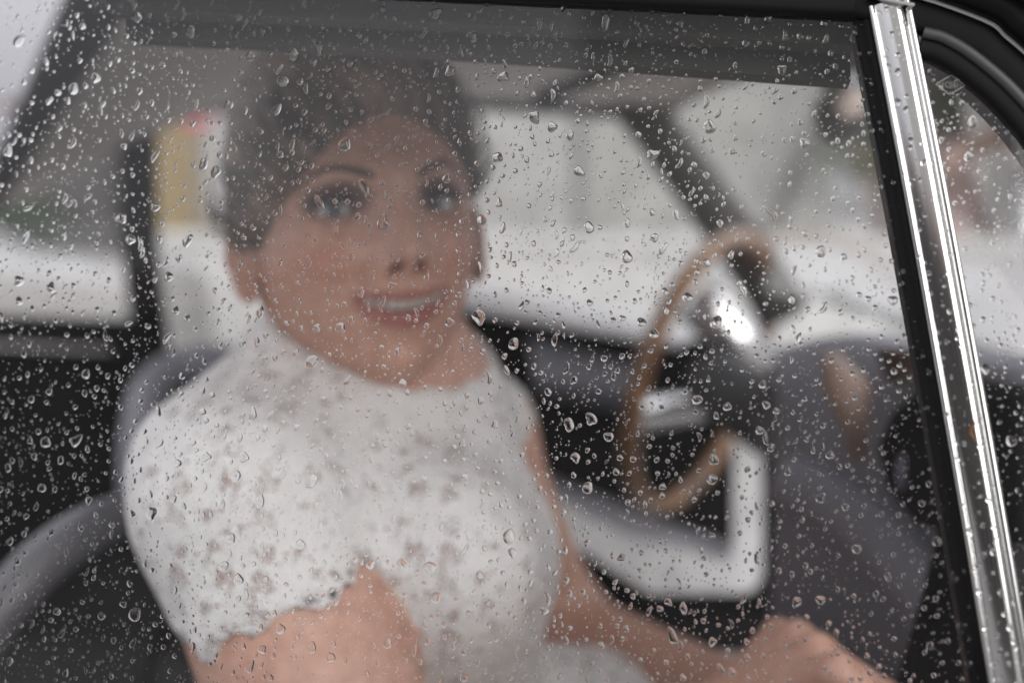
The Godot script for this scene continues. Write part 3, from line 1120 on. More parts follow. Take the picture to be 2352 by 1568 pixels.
	# roof edge from the windscreen header to the near gutter, closing the gap above the door
	obj("cant_rail", patch([[G(-700, -110, 0.0), G(800, -70, 0.0), G(2050, -40, 0.0)], [P(-500, -210, 0.66), P(800, -120, 0.58), P(2120, -20, 0.5)]], Vector3(0, 0.02, 0), 4), black_trim, car)
	# rear edge of the roof
	obj("rear_pillar", sweep(catmull([P(330, -170, 0.62), P(212, 30, 0.95), P(100, 230, 1.35), P(-10, 425, 1.8), P(-90, 560, 2.05)], 6), circle(0.024, 12, 0.018), Vector3.UP), black_trim, car)
	# dark bow across the lining
	obj("roof_bow", sweep(catmull([P(1250, 215, 1.62), P(1390, 150, 1.35), P(1500, 92, 1.12), P(1560, 30, 0.9)], 6), circle(0.017, 10), Vector3.UP), black_trim, car)
	obj("windscreen_header", sweep(catmull([far_plane(1490, 262, 1.2), P(1640, 165, 1.45), P(1830, 118, 1.15), P(2050, 100, 0.85), P(2200, 60, 0.6)], 6), circle(0.022, 10), Vector3.UP), mat(L(0.16, 0.14, 0.125), 0.8), car)

func ring(a: float, b: float) -> PackedVector2Array:      # rounded box section
	var out := PackedVector2Array()
	var r := minf(a, b) * 0.7
	for k in 4:
		var s: Vector2 = [Vector2(1, 1), Vector2(-1, 1), Vector2(-1, -1), Vector2(1, -1)][k]
		for j in 4:
			var t := k * PI / 2 + j * PI / 6
			out.append(Vector2(s.x * (a - r) + cos(t) * r, s.y * (b - r) + sin(t) * r))
	return out

# section's x should run towards the front of the car whichever way the path runs
func orient(section: PackedVector2Array, path: Array, up: Vector3) -> PackedVector2Array:
	var t: Vector3 = (path[-1] - path[0]).normalized()
	var side := t.cross(up)
	if absf(side.dot(gx)) > 0.3 and side.dot(gx) < 0.0:
		var out := PackedVector2Array()
		for s in section:
			out.append(Vector2(-s.x, s.y))
		return out
	return section

func slab_thin(pts: Array) -> ArrayMesh:                   # a pane is one sheet
	var o: Vector3 = pts[0]
	var n := Vector3.ZERO
	for i in range(1, pts.size() - 1):
		n += (pts[i] - o).cross(pts[i + 1] - o)
	n = n.normalized()
	var x: Vector3 = (pts[1] - o).normalized()
	var y := n.cross(x)
	var flat := PackedVector2Array()
	for p in pts:
		flat.append(Vector2((p - o).dot(x), (p - o).dot(y)))
	var tri := Geometry2D.triangulate_polygon(flat)
	var st := new_st()
	st.set_smooth_group(-1)
	for i in tri:
		st.add_vertex(pts[i])
	return done(st)

# ---------------------------------------------------------------- the cabin
func build_cabin(fine_tex: Texture2D, car: Node3D, dark_leather: Material, grey_leather: Material, dash_grey: Material, pale_trim: Material, chrome: Material, black_trim: Material, wood: Material, dark_wood: Material, tan_leather: Material, lining: Material, rubber: Material, glass: Material) -> void:
	# far side pillars
	obj("centre_pillar", sweep(catmull([far_plane(318, 200), far_plane(322, 560), far_plane(345, 800), far_plane(345, 1150)], 5), circle(0.030, 10, 0.025), Vector3.BACK), black_trim, car)
	obj("windscreen_pillar", sweep(catmull([far_plane(1440, 215, 1.2), far_plane(1530, 330, 1.18), far_plane(1640, 480, 1.15), far_plane(1740, 620, 1.12), far_plane(1800, 720, 1.1)], 5), circle(0.035, 10, 0.033), Vector3.BACK), mat(L(0.045, 0.043, 0.040), 0.7), car)
	# top frame of the far windows
	obj("far_window_frame", sweep(catmull([far_plane(-80, 455), far_plane(100, 320), far_plane(310, 262), far_plane(700, 232), far_plane(1090, 236), far_plane(1470, 258)], 5), circle(0.013, 10), Vector3.BACK), mat(L(0.03, 0.03, 0.03), 0.6), car)
	# far door
	var fd := Node3D.new()
	fd.name = "far_door"
	car.add_child(fd)
	fd.position = -car.position
	obj("far_window_pane", slab_thin([far_plane(330, 255, 1.26), far_plane(1470, 255, 1.26), far_plane(1790, 800, 1.26), far_plane(340, 1000, 1.26)]), glass, fd)
	obj("window_ledge", patch([[far_plane(700, 590, 1.27), far_plane(1090, 652, 1.27), far_plane(1640, 752, 1.27)], [far_plane(700, 618, 1.13), far_plane(1090, 682, 1.13), far_plane(1640, 784, 1.13)], [far_plane(700, 652, 1.12), far_plane(1090, 716, 1.12), far_plane(1640, 814, 1.12)]], gn * -0.02, 4), mat(L(0.80, 0.80, 0.83), 0.35), fd)
	obj("door_card", patch([[far_plane(700, 640, 1.24), far_plane(1090, 705, 1.24), far_plane(1790, 835, 1.24)], [far_plane(700, 1050, 1.24), far_plane(1200, 1100, 1.24), far_plane(1790, 1350, 1.24)], [far_plane(700, 1900, 1.24), far_plane(1200, 1900, 1.24), far_plane(1790, 1900, 1.24)]], gn * -0.02, 4), black_trim, fd)
	obj("door_pad", patch([[far_plane(1210, 775, 1.19), far_plane(1460, 832, 1.19)], [far_plane(1225, 860, 1.15), far_plane(1450, 900, 1.15)], [far_plane(1215, 905, 1.20), far_plane(1430, 945, 1.20)]], gn * -0.03, 5), dash_grey, fd)
	var arm_leather := grained(L(0.42, 0.41, 0.45), 0.5, fine_tex, 20.0)
	obj("armrest", patch([[far_plane(1150, 1058, 1.16), far_plane(1400, 1150, 1.16), far_plane(1690, 1262, 1.16)], [far_plane(1150, 1090, 1.06), far_plane(1400, 1180, 1.06), far_plane(1690, 1290, 1.06)], [far_plane(1150, 1150, 1.06), far_plane(1400, 1232, 1.06), far_plane(1690, 1330, 1.06)]], gn * -0.03, 5), arm_leather, fd)
	# pale metal trim round the foot of the door
	var ov := 1.02
	var foot := [far_plane(1200, 1105, ov), far_plane(1253, 1143, ov), far_plane(1433, 1233, ov), far_plane(1664, 1290, ov), far_plane(1684, 1270, ov), far_plane(1686, 1000, ov), far_plane(1700, 985, ov), far_plane(1740, 985, ov), far_plane(1750, 1010, ov), far_plane(1752, 1320, ov), far_plane(1738, 1350, ov), far_plane(1715, 1362, ov), far_plane(1494, 1362, ov), far_plane(1433, 1325, ov), far_plane(1293, 1235, ov), far_plane(1180, 1160, ov)]
	obj("sill_trim", slab(foot, -gn * 0.03), pale_trim, fd)
	# far rear door, left of the pillar
	var rd := Node3D.new()
	rd.name = "far_rear_door"
	car.add_child(rd)
	rd.position = -car.position
	obj("rear_window_pane", slab_thin([far_plane(-200, 640, 1.26), far_plane(0, 420, 1.26), far_plane(110, 300, 1.26), far_plane(310, 262, 1.26), far_plane(330, 760, 1.26), far_plane(-200, 760, 1.26)]), glass, rd)
	obj("rear_door_card", patch([[far_plane(-500, 705, 1.24), far_plane(350, 735, 1.24)], [far_plane(-500, 1700, 1.24), far_plane(350, 1700, 1.24)]], gn * -0.02, 3), black_trim, rd)
	obj("chrome_strip", sweep([far_plane(-300, 790, 1.21), far_plane(30, 796, 1.21), far_plane(255, 806, 1.21)], ring(0.004, 0.011), gn), mat(L(0.40, 0.38, 0.38), 0.35, 0.6), rd)
	# seats
	var seat := Node3D.new()
	seat.name = "near_seat"
	car.add_child(seat)
	seat.position = -car.position
	obj("backrest", patch([[P(-260, 1800, 0.78), P(-90, 1420, 0.80), P(60, 1250, 0.84), P(330, 1140, 0.92), P(620, 1080, 1.02)], [P(-60, 1900, 0.80), P(90, 1500, 0.84), P(190, 1340, 0.88), P(360, 1250, 0.96), P(620, 1200, 1.04)], [P(150, 2100, 0.84), P(280, 1700, 0.88), P(330, 1520, 0.92), P(430, 1400, 1.0), P(640, 1340, 1.06)]], Vector3(0.0, -0.01, -0.06), 5), dark_leather, seat)
	obj("seat_piping", sweep(catmull([P(-330, 1760, 0.72), P(-120, 1560, 0.735), P(0, 1400, 0.75), P(100, 1290, 0.77), P(210, 1215, 0.80), P(330, 1172, 0.85), P(480, 1150, 0.92)], 6), circle(0.018, 14, 0.014), Vector3.BACK), grey_leather, seat)
	obj("cushion", patch([[P(-200, 2300, 0.62), P(900, 2300, 0.62), P(1700, 2050, 0.66)], [P(0, 2050, 1.0), P(900, 1980, 1.0), P(1700, 1850, 1.0)]], Vector3(0, -0.12, 0), 5), dark_leather, seat)
	var fs := Node3D.new()
	fs.name = "far_seat"
	car.add_child(fs)
	fs.position = -car.position
	obj("backrest", patch([[P(240, 1500, 1.45), P(275, 1120, 1.47), P(330, 880, 1.50), P(440, 812, 1.52), P(600, 820, 1.5), P(700, 850, 1.5)], [P(330, 1500, 1.36), P(350, 1120, 1.38), P(390, 960, 1.40), P(470, 880, 1.42), P(600, 870, 1.42), P(720, 900, 1.42)], [P(560, 1600, 1.36), P(560, 1200, 1.38), P(570, 1050, 1.40), P(590, 1000, 1.42), P(660, 980, 1.42), P(760, 960, 1.42)]], Vector3(0.01, -0.02, -0.08), 5), dark_leather, fs)
	obj("side_bolster", sweep(catmull([P(322, 1180, 1.33), P(318, 1060, 1.34), P(328, 960, 1.36), P(350, 890, 1.39), P(420, 842, 1.42), P(540, 835, 1.42)], 6), circle(0.024, 12), Vector3.BACK), dash_grey, fs)
	# floor and transmission tunnel, firewall: dark
	obj("floor_carpet", patch([[P(-700, 2300, 0.7), P(2600, 2300, 0.7)], [P(-900, 1500, 2.0), P(2300, 1500, 2.0)]], Vector3(0, -0.03, 0), 3), black_trim, car)
	obj("tunnel", patch([[P(1150, 1500, 1.5), P(1500, 1420, 1.45), P(1950, 1420, 1.3)], [P(1250, 1700, 1.2), P(1500, 1600, 1.2), P(2000, 1560, 1.1)]], Vector3(0, -0.1, 0), 4), black_trim, car)
	# rear bulkhead behind the seats
	obj("rear_seat", patch([[P(-700, 900, 1.1), P(-300, 820, 1.7), P(330, 1000, 1.9)], [P(-700, 1800, 1.0), P(-300, 1800, 1.5), P(330, 1800, 1.8)]], Vector3(-0.05, -0.02, -0.02), 4), black_trim, car)
	# dashboard
	var dash := Node3D.new()
	dash.name = "dashboard"
	car.add_child(dash)
	dash.position = -car.position
	obj("dash_body", patch([[P(1775, 805, 1.20), P(1880, 775, 1.14), P(2010, 764, 1.08), P(2130, 776, 0.98), P(2420, 830, 0.66)], [P(1780, 850, 1.08), P(1890, 800, 1.04), P(1990, 790, 0.98), P(2130, 815, 0.88), P(2420, 900, 0.62)], [P(1790, 1000, 1.02), P(1850, 960, 0.98), P(1980, 950, 0.93), P(2140, 980, 0.84), P(2420, 1040, 0.60)], [P(1770, 1350, 1.02), P(1850, 1350, 0.98), P(1990, 1350, 0.93), P(2150, 1400, 0.84), P(2420, 1450, 0.60)], [P(1740, 1800, 1.08), P(1850, 1800, 1.04), P(1990, 1800, 0.97), P(2150, 1800, 0.88), P(2420, 1800, 0.62)]], Vector3(0.03, -0.01, -0.03), 5), dash_grey, dash)
	obj("wood_fascia", slab([P(2010, 800, 0.9), P(2140, 810, 0.80), P(2270, 860, 0.70), P(2260, 905, 0.70), P(2130, 880, 0.80), P(2040, 880, 0.88)], Vector3(0.004, 0, -0.012)), dark_wood, dash)
	var bl := []
	for q in [Vector2(2150, 905), Vector2(2085, 960), Vector2(2050, 1040), Vector2(2070, 1130), Vector2(2130, 1200), Vector2(2240, 1240), Vector2(2420, 1250), Vector2(2420, 900), Vector2(2260, 890)]:
		bl.append(P(q.x - 25, q.y, 0.765 - (q.x - 2050) * 0.0006))
	obj("glove_box", slab(bl, Vector3(0.004, 0, -0.02)), black_trim, dash)
	obj("glove_box_knob", ball(P(2098, 1085, 0.735), Vector3(0.011, 0.017, 0.008)), mat(L(0.16, 0.15, 0.22), 0.4), dash)
	obj("wood_inlay", slab([P(2160, 940, 0.715), P(2230, 945, 0.68), P(2420, 1040, 0.56), P(2420, 1085, 0.56), P(2225, 1010, 0.68), P(2160, 1000, 0.715)], Vector3(0.003, 0, -0.006)), wood, dash)
	obj("grab_handle", sweep(catmull([P(1915, 835, 0.90), P(1938, 872, 0.865), P(1955, 925, 0.85), P(1966, 985, 0.85), P(1972, 1050, 0.87)], 6), circle(0.016, 14, 0.011), Vector3.BACK, false, range(25).map(func(i): return 0.75 + 0.45 * exp(-pow((i - 9) / 6.0, 2.0)) - 0.012 * i)), tan_leather, dash)
	obj("lower_roll", sweep(catmull([P(1820, 1110, 0.985), P(1950, 1180, 0.93), P(2080, 1290, 0.86), P(2230, 1460, 0.76), P(2330, 1650, 0.70)], 6), circle(0.028, 16, 0.026), Vector3.UP), dash_grey, dash)
	obj("hinge_post", patch([[P(2190, 1150, 0.64), P(2330, 1180, 0.58)], [P(2130, 1400, 0.64), P(2330, 1400, 0.58)], [P(2010, 1800, 0.64), P(2400, 1800, 0.58)]], Vector3(0, 0, -0.012), 4), black_trim, dash)
	# steering wheel
	var sw := Node3D.new()
	sw.name = "steering_wheel"
	car.add_child(sw)
	sw.position = -car.position
	var ctr := P(1618, 858, 1.45)
	var top := P(1703, 548, 1.38) - P(1618, 858, 1.38)
	var e1 := (cam_basis * Vector3(0.085 * 2.0, 0.31 * 2.0, 0.10)).normalized()
	var R := 0.178
	# the rim's plane holds e1 and a direction mostly along the line of sight
	var e2 := (cam_basis * Vector3(0.52, -0.10, -0.85)).normalized()
	e2 = (e2 - e1 * e2.dot(e1)).normalized()
	var satin := mat(L(0.80, 0.80, 0.81), 0.24, 1.0)
	var rim := []
	for i in 56:
		var a := TAU * i / 56
		rim.append(ctr + e1 * cos(a) * R + e2 * sin(a) * R)
	var ax := e1.cross(e2).normalized()
	obj("rim", sweep(rim, circle(0.0125, 12), ax, true), wood, sw)
	var facing := ax if ax.dot(EYE - ctr) > 0.0 else -ax
	var hub := ctr + facing * -0.02
	obj("hub", ball(hub, Vector3(0.04, 0.04, 0.025), Basis(e1, e2, ax)), black_trim, sw)
	obj("spoke", sweep(catmull([P(1600, 690, 1.42), P(1640, 730, 1.41), P(1700, 790, 1.41), P(1738, 835, 1.43)], 5), circle(0.030, 12, 0.018), Vector3.BACK), satin, sw)
	obj("spoke", sweep(catmull([P(1655, 925, 1.40), P(1560, 940, 1.37), P(1450, 958, 1.34)], 6), circle(0.020, 12, 0.016), Vector3.BACK), satin, sw)
	obj("column_shroud", sweep(catmull([P(1655, 880, 1.36), P(1725, 930, 1.27), P(1830, 990, 1.14)], 4), circle(0.046, 16, 0.040), Vector3.UP), grained(L(0.05, 0.048, 0.052), 0.6, fine_tex, 20.0), sw)
	obj("column", sweep([ctr, ctr.lerp(P(1860, 960, 1.25), 0.9)], circle(0.024, 14), Vector3.UP), black_trim, sw)
	# mirror
	var mi := Node3D.new()
	mi.name = "rear_view_mirror"
	car.add_child(mi)
	mi.position = -car.position
	obj("mirror_case", ball(P(1935, 262, 1.02), Vector3(0.025, 0.028, 0.012), cam_basis * Basis(Vector3.BACK, -0.4), 24, 14), mat(L(0.12, 0.12, 0.115), 0.4), mi)
	obj("mirror_glass", ball(P(1955, 240, 0.985), Vector3(0.014, 0.014, 0.004), cam_basis, 20, 10), mat(L(0.5, 0.42, 0.38), 0.6, 0.3), mi)
	obj("stalk", sweep(catmull([P(1835, 118, 1.14), P(1900, 180, 1.08), P(1960, 235, 1.03), P(2060, 285, 0.95)], 5), circle(0.008, 8), Vector3.BACK), mat(L(0.08, 0.085, 0.08), 0.5), mi)

# ---------------------------------------------------------------- the bride
func build_bride() -> void:
	var neck_b := P(885, 960, 0.83)
	var sh_n := P(568, 1175, 0.665)
	var sh_f := P(1090, 985, 0.95)
	var el_n := P(935, 2150, 0.60)
	var wr_n := P(1650, 1660, 0.68)
	var el_f := P(1290, 1450, 1.03)
	var wr_f := P(1720, 1625, 0.80)
	var chest := P(830, 1260, 0.80)
	var waist := P(900, 1800, 0.84)
	var hips := P(880, 2200, 0.86)
	var head := Transform3D(cam_basis * Basis(Vector3.BACK, deg_to_rad(6.5)) * Basis(Vector3.UP, deg_to_rad(23.0)) * Basis(Vector3.RIGHT, deg_to_rad(1.0)), EYE + cam_basis * Vector3(-0.1060, 0.0825, -0.781))
	var nape := head * Vector3(0, -0.055, -0.022)
	var base := Vector3(hips.x, 0.3, hips.z)

	# body: neck, shoulders, both arms, in one skin
	var skin := StandardMaterial3D.new()
	skin.vertex_color_use_as_albedo = true
	skin.roughness = 0.46
	skin.subsurf_scatter_enabled = true
	skin.subsurf_scatter_strength = 0.12
	skin.albedo_texture = noise_tex(0.05, Color(0.82, 0.77, 0.75), Color(1, 1, 1), FastNoiseLite.TYPE_SIMPLEX_SMOOTH, 21)
	skin.uv1_triplanar = true
	skin.uv1_scale = Vector3.ONE * 6.0
	var fl := Flesh.new()
	var bust_n := P(1010, 1300, 0.70)
	var bust_f := P(1118, 1270, 0.80)
	var bones := [[bust_n, bust_f, 0.046, 0.041], [bust_n, waist, 0.043, 0.086], [nape, neck_b, 0.047, 0.056], [P(690, 870, 0.80), P(480, 1075, 0.70), 0.036, 0.044], [neck_b, chest, 0.072, 0.105], [neck_b, sh_n, 0.050, 0.050], [neck_b, sh_f, 0.050, 0.045], [chest, waist, 0.109, 0.100], [waist, hips, 0.10, 0.13],
		[sh_n, el_n, 0.0565, 0.050], [el_n, wr_n, 0.040, 0.026], [sh_f, el_f, 0.045, 0.040], [el_f, wr_f, 0.041, 0.028]]
	var dbones := [[neck_b, chest, 0.076, 0.108], [neck_b, sh_n, 0.054, 0.047], [neck_b, sh_f, 0.060, 0.052], [chest, waist, 0.113, 0.104], [waist, hips, 0.108, 0.14], [bust_n, bust_f, 0.050, 0.045], [bust_n, waist, 0.047, 0.090], [P(690, 870, 0.80), P(480, 1075, 0.70), 0.040, 0.048], [nape.lerp(neck_b, 0.35), neck_b, 0.062, 0.070],
		[P(950, 1760, 0.92), P(1850, 1745, 0.88), 0.10, 0.080], [P(850, 2250, 0.72), P(1950, 2000, 0.70), 0.09, 0.075]]
	var sleeve := [[sh_n.lerp(neck_b, 0.5), sh_n, 0.050, 0.0580], [sh_n, sh_n.lerp(el_n, 0.9), 0.0600, 0.064]]
	var under := dbones.slice(0, 7) + [dbones[8]]
	var lo := Vector3(1e9, 1e9, 1e9)
	var hi := -lo
	for b in bones:
		for p in [b[0], b[1]]:
			lo = lo.min(p)
			hi = hi.max(p)
	var m := Vector3.ONE * 0.15
	nets(func(p): return minf(field(bones, p, 0.03), minf(field(under, p, 0.05), field(sleeve, p, 0.02)) + 0.0035), lo - m, hi + m, 0.012, fl, func(_p): return skin_lin)
	# hands
	hand(fl, wr_n, P(1862, 1492, 0.665), P(1790, 1462, 0.72), P(1925, 1530, 0.615), Vector3(0.9, -0.55, 0.15), 1.0)
	hand(fl, wr_f, P(1850, 1700, 0.74), P(1840, 1690, 0.79), P(1860, 1720, 0.70), Vector3(0.8, -0.5, 0.3), 1.0)
	add_head(fl, head)
	# ears
	for s in [-1.0, 1.0]:
		var i0 := fl.v.size()
		var eb := head * Transform3D(Basis(Vector3.UP, s * deg_to_rad(62 if s < 0.0 else 82)), Vector3(s * 0.0775, -0.022, 0.004))
		for j in 9:
			for i in 20:
				var a := TAU * i / 20
				var r := j / 8.0
				var hgt := 0.010 * exp(-pow((r - 0.80) / 0.16, 2.0)) + 0.004 * (1.0 - r)
				var wx := 0.016 if sin(a) > -0.2 else 0.012
				var q := Vector3(cos(a) * wx * r, sin(a) * 0.029 * r, hgt)
				fl.v.append(eb * q)
				fl.c.append(skin_lin)
				fl.n.append((eb.basis * Vector3(cos(a) * (r - 0.8) * 2.0, sin(a) * (r - 0.8) * 2.0, 1)).normalized())
		for j in 8:
			for i in 20:
				var k := i0 + j * 20 + i
				var k2 := i0 + j * 20 + (i + 1) % 20
				fl.idx.append_array([k, k2 + 20, k + 20, k, k2, k2 + 20])
	var shift := Transform3D(Basis.IDENTITY, -base)
	var body := MeshInstance3D.new()
	body.name = "person"
	add_child(body)
	body.position = base
	for i in fl.v.size():
		fl.v[i] -= base
	body.mesh = fl.mesh()
	body.material_override = skin
	tag(body, "smiling person in a white lace dress seated behind the rainy glass, looking out", "person")
	# hair
	var nz := FastNoiseLite.new()
	nz.seed = 4
	nz.frequency = 0.05
	var hm := mat(Color.WHITE, 0.5)
	hm.vertex_color_use_as_albedo = true
	hm.rim_enabled = true
	hm.rim = 0.4
	obj("hair", hair_mesh(head, nz), hm, body)
	var ws := new_st()
	ws.set_smooth_group(-1)
	var wr := RandomNumberGenerator.new()
	wr.seed = 12
	for i in 160:
		var th := wr.randf_range(-1.5, 1.5)
		var y0 := 0.056 - (13.0 if th < 0.0 else 9.5) * pow(HA * sin(th), 2.0) + wr.randf_range(-0.006, 0.012)
		var prev := Vector3.ZERO
		for k in 7:
			var u := k / 6.0
			var q := head_at(th * (1.0 + 0.25 * u), clampf(y0 + 0.05 * u * (1.0 - 0.35 * absf(th)), -0.09, 0.105))
			q += q.normalized() * (0.001 + 0.021 * sin(u * 1.9) + wr.randf_range(0.0, 0.002))
			if k > 0:
				var a := head * prev
				var b := head * q
				var sd := (b - a).cross(head.basis * q).normalized() * 0.0006
				quad(ws, a - sd, b - sd, b + sd, a + sd)
			prev = q
	tag(obj("hair_strands", done(ws), mat(L(0.05, 0.036, 0.028), 0.5), body), "", "", "", "stuff")
	# eyes
	for s in [-1.0, 1.0]:
		var c := on_face(s * 0.033, 0.0) + Vector3(0, 0, -0.0062)
		var eye := obj("eye", ball(head * c, Vector3.ONE * 0.0118, head.basis), mat(L(0.45, 0.43, 0.41), 0.12), body)
		var gaze := (EYE - head * c).normalized()
		var gb := Basis(Vector3.UP.cross(gaze).normalized(), Vector3.UP, gaze).orthonormalized()
		obj("iris", ball(head * c + gaze * 0.0098, Vector3(0.0055, 0.0055, 0.0026), gb, 18, 10), mat(L(0.10, 0.13, 0.15), 0.1), eye)
		obj("pupil", ball(head * c + gaze * 0.0120, Vector3(0.0024, 0.0024, 0.0009), gb, 14, 8), mat(L(0.004, 0.004, 0.004), 0.1), eye)
		# lids
		for k in 2:
			var st := new_st()
			st.set_smooth_group(0)
			var a0: float = [0.24, -0.40][k]
			var a1: float = [1.6, -1.5][k]
			var rr := 0.0129
			for i in 14:
				for j in 6:
					var pt := func(ii, jj):
						var lon: float = -1.25 + 2.5 * ii / 14.0
						var lat: float = lerpf(a0 * cos(lon * 0.9), a1, jj / 6.0)
						return head * (c + Vector3(sin(lon) * cos(lat), sin(lat), cos(lon) * cos(lat)) * rr)
					quad(st, pt.call(i, j), pt.call(i, j + 1), pt.call(i + 1, j + 1), pt.call(i + 1, j))
			obj("upper_lid" if k == 0 else "lower_lid", done(st), mat(L(0.10, 0.055, 0.045) if k == 0 else L(0.28, 0.15, 0.11), 0.6), body)
		# lashes: a fan of short curved hairs
		var lash := new_st()
		lash.set_smooth_group(-1)
		for i in 22:
			var lon := -1.1 + 2.2 * i / 21.0
			var lat := 0.24 * cos(lon * 0.9)
			var r := Vector3(sin(lon) * cos(lat), sin(lat), cos(lon) * cos(lat))
			var p0 := c + r * 0.0129
			var p1 := c + r * 0.0165 + Vector3(s * 0.002 * absf(lon), 0.0016, 0)
			var p2 := c + r * 0.019 + Vector3(s * 0.004 * absf(lon), 0.0052, 0)
			var wv := Vector3(0.0005, 0, 0)
			quad(lash, head * (p0 - wv), head * (p1 - wv), head * (p1 + wv), head * (p0 + wv))
			quad(lash, head * (p1 - wv), head * p2, head * p2, head * (p1 + wv))
		tag(obj("eyelashes", done(lash), mat(L(0.008, 0.007, 0.007), 0.7), body), "", "", "", "stuff")
		# brow
		var bp := []
		for q in [Vector2(0.014, 0.0165), Vector2(0.026, 0.0215), Vector2(0.038, 0.0245), Vector2(0.049, 0.0195), Vector2(0.056, 0.0125)]:
			bp.append(head * (on_face(s * q.x, q.y) + Vector3(0, 0, 0.0006)))
		var bpath := catmull(bp, 5)
		var bs := []
		for i in bpath.size():
			bs.append(1.15 - 0.85 * pow(float(i) / (bpath.size() - 1), 1.6))
		obj("eyebrow", sweep(bpath, circle(0.0022, 8, 0.0009), head.basis.z, false, bs), mat(L(0.075, 0.047, 0.035), 0.8), body)
	# teeth, one by one
	for i in 8:
		var x := (i - 3.5) * 0.0062
		var z := on_face(x, -0.0632 + 8.5 * x * x).z + 0.0055
		var st := new_st()
		var wd: float = 0.0059 if absf(x) < 0.008 else 0.0055
		add_box(st, head * Vector3(x, -0.0626 + 8.2 * x * x, z), Vector3(wd * 0.93, 0.0056 - 2.8 * x * x, 0.004), head.basis * Basis(Vector3.UP, x * 14.0), 0.0012)
		obj("tooth", done(st), mat(L(0.40, 0.355, 0.31), 0.35), body)

	# dress: lace over torso, shoulder and lap
	# neckline
	var na := P(605, 722, 0.765)
	var nb := P(885, 868, 0.74)
	var nc := P(1070, 785, 0.83)
	var nn := (nb - na).cross(nc - na).normalized()
	if nn.y < 0.0:
		nn = -nn
	# hem of the sleeve
	var ha := P(420, 1490, 0.62)
	var hb := P(870, 1385, 0.60)
	var hx := (hb - ha).normalized()
	var hn := hx.cross(cam_basis * Vector3(0, -0.25, 1)).normalized()
	if hn.y > 0.0:
		hn = -hn
	var f := func(p: Vector3) -> float:
		var s := field(sleeve, p, 0.02)
		var u := (p - ha).dot(hx) + (p - ha).dot(cam_basis.z) * 0.6
		var v := (p - ha).dot(hn)
		var scal := 0.008 * absf(sin(u * 88.0)) - 0.011 * pow(absf(sin(u * 31.0 + 0.6)), 6.0) + 0.004 * sin(u * 23.0)
		s = maxf(s, (v + scal) * 0.8)
		var d := field(dbones, p, 0.05)
		d = maxf(d, (p - na).dot(nn) + 0.0015 * sin(p.x * 260.0))
		var h := clampf(0.5 + 0.5 * (d - s) / 0.02, 0.0, 1.0)
		return lerpf(d, s, h) - 0.02 * h * (1.0 - h)
	lo = P(280, 700, 0.7).min(P(1400, 2300, 1.1)).min(P(300, 1600, 0.5))
	hi = P(300, 700, 0.9).max(P(2050, 1600, 0.9)).max(P(1000, 800, 0.5))
	lo.y = P(900, 1900, 0.7).y - 0.06
	lo.z = -1.12
	hi.z = -0.52
	var dr := Flesh.new()
	nets(f, lo, hi, 0.007, dr, func(_p): return Color.WHITE)
	obj("dress", dr.mesh(), lace(), body)

func hand(into: Flesh, wrist: Vector3, knuckle: Vector3, first: Vector3, last: Vector3, bend: Vector3, size: float) -> void:
	var bones := []
	var down := cam_basis * Vector3(0.12, -1, 0.1).normalized()
	var fwd := (cam_basis * bend).normalized()
	for i in 4:
		var k: Vector3 = first.lerp(last, i / 3.0) + Vector3(0, [0.0, 0.004, 0.002, -0.004][i], 0)
		bones.append([wrist.lerp(k, 0.15 * (i - 1.5) * 0.2 + 0.1), k, 0.017, 0.0115])
	var palm := bones.duplicate()
	var fingers := []
	for i in 4:
		var k: Vector3 = bones[i][1]
		var ln: float = [0.043, 0.047, 0.044, 0.035][i] * size
		var a := k + fwd * ln
		var b := a + (fwd * 0.35 + down).normalized() * ln * 0.65
		var c := b + (down - fwd * 0.35).normalized() * ln * 0.5
		fingers.append([[k, a, 0.0100, 0.0088], [a, b, 0.0088, 0.0080], [b, c, 0.0080, 0.0070]])
	# thumb leaves the side of the palm near its base
	var tb := wrist.lerp(first, 0.35) + (first - last).normalized() * 0.012
	var t1 := tb + (first - wrist) * 0.35 + (first - last).normalized() * 0.022 + down * 0.012
	var t2 := t1 + fwd * 0.026 + down * 0.012
	palm.append([tb, t1, 0.0135, 0.0105])
	palm.append([t1, t2, 0.0105, 0.0085])
	var f := func(p: Vector3) -> float:
		var d := field(palm, p, 0.012)
		for fi in fingers:
			var e := field(fi, p, 0.003)
			var kk := 0.006
			var h := clampf(0.5 + 0.5 * (d - e) / kk, 0.0, 1.0)
			d = lerpf(d, e, h) - kk * h * (1.0 - h)
		return d
	var lo := wrist
	var hi := wrist
	for b in palm + fingers[0] + fingers[1] + fingers[2] + fingers[3]:
		lo = lo.min(b[0]).min(b[1])
		hi = hi.max(b[0]).max(b[1])
	var m := Vector3.ONE * 0.024
	nets(f, lo - m, hi + m, 0.0036, into, func(_p): return skin_lin)

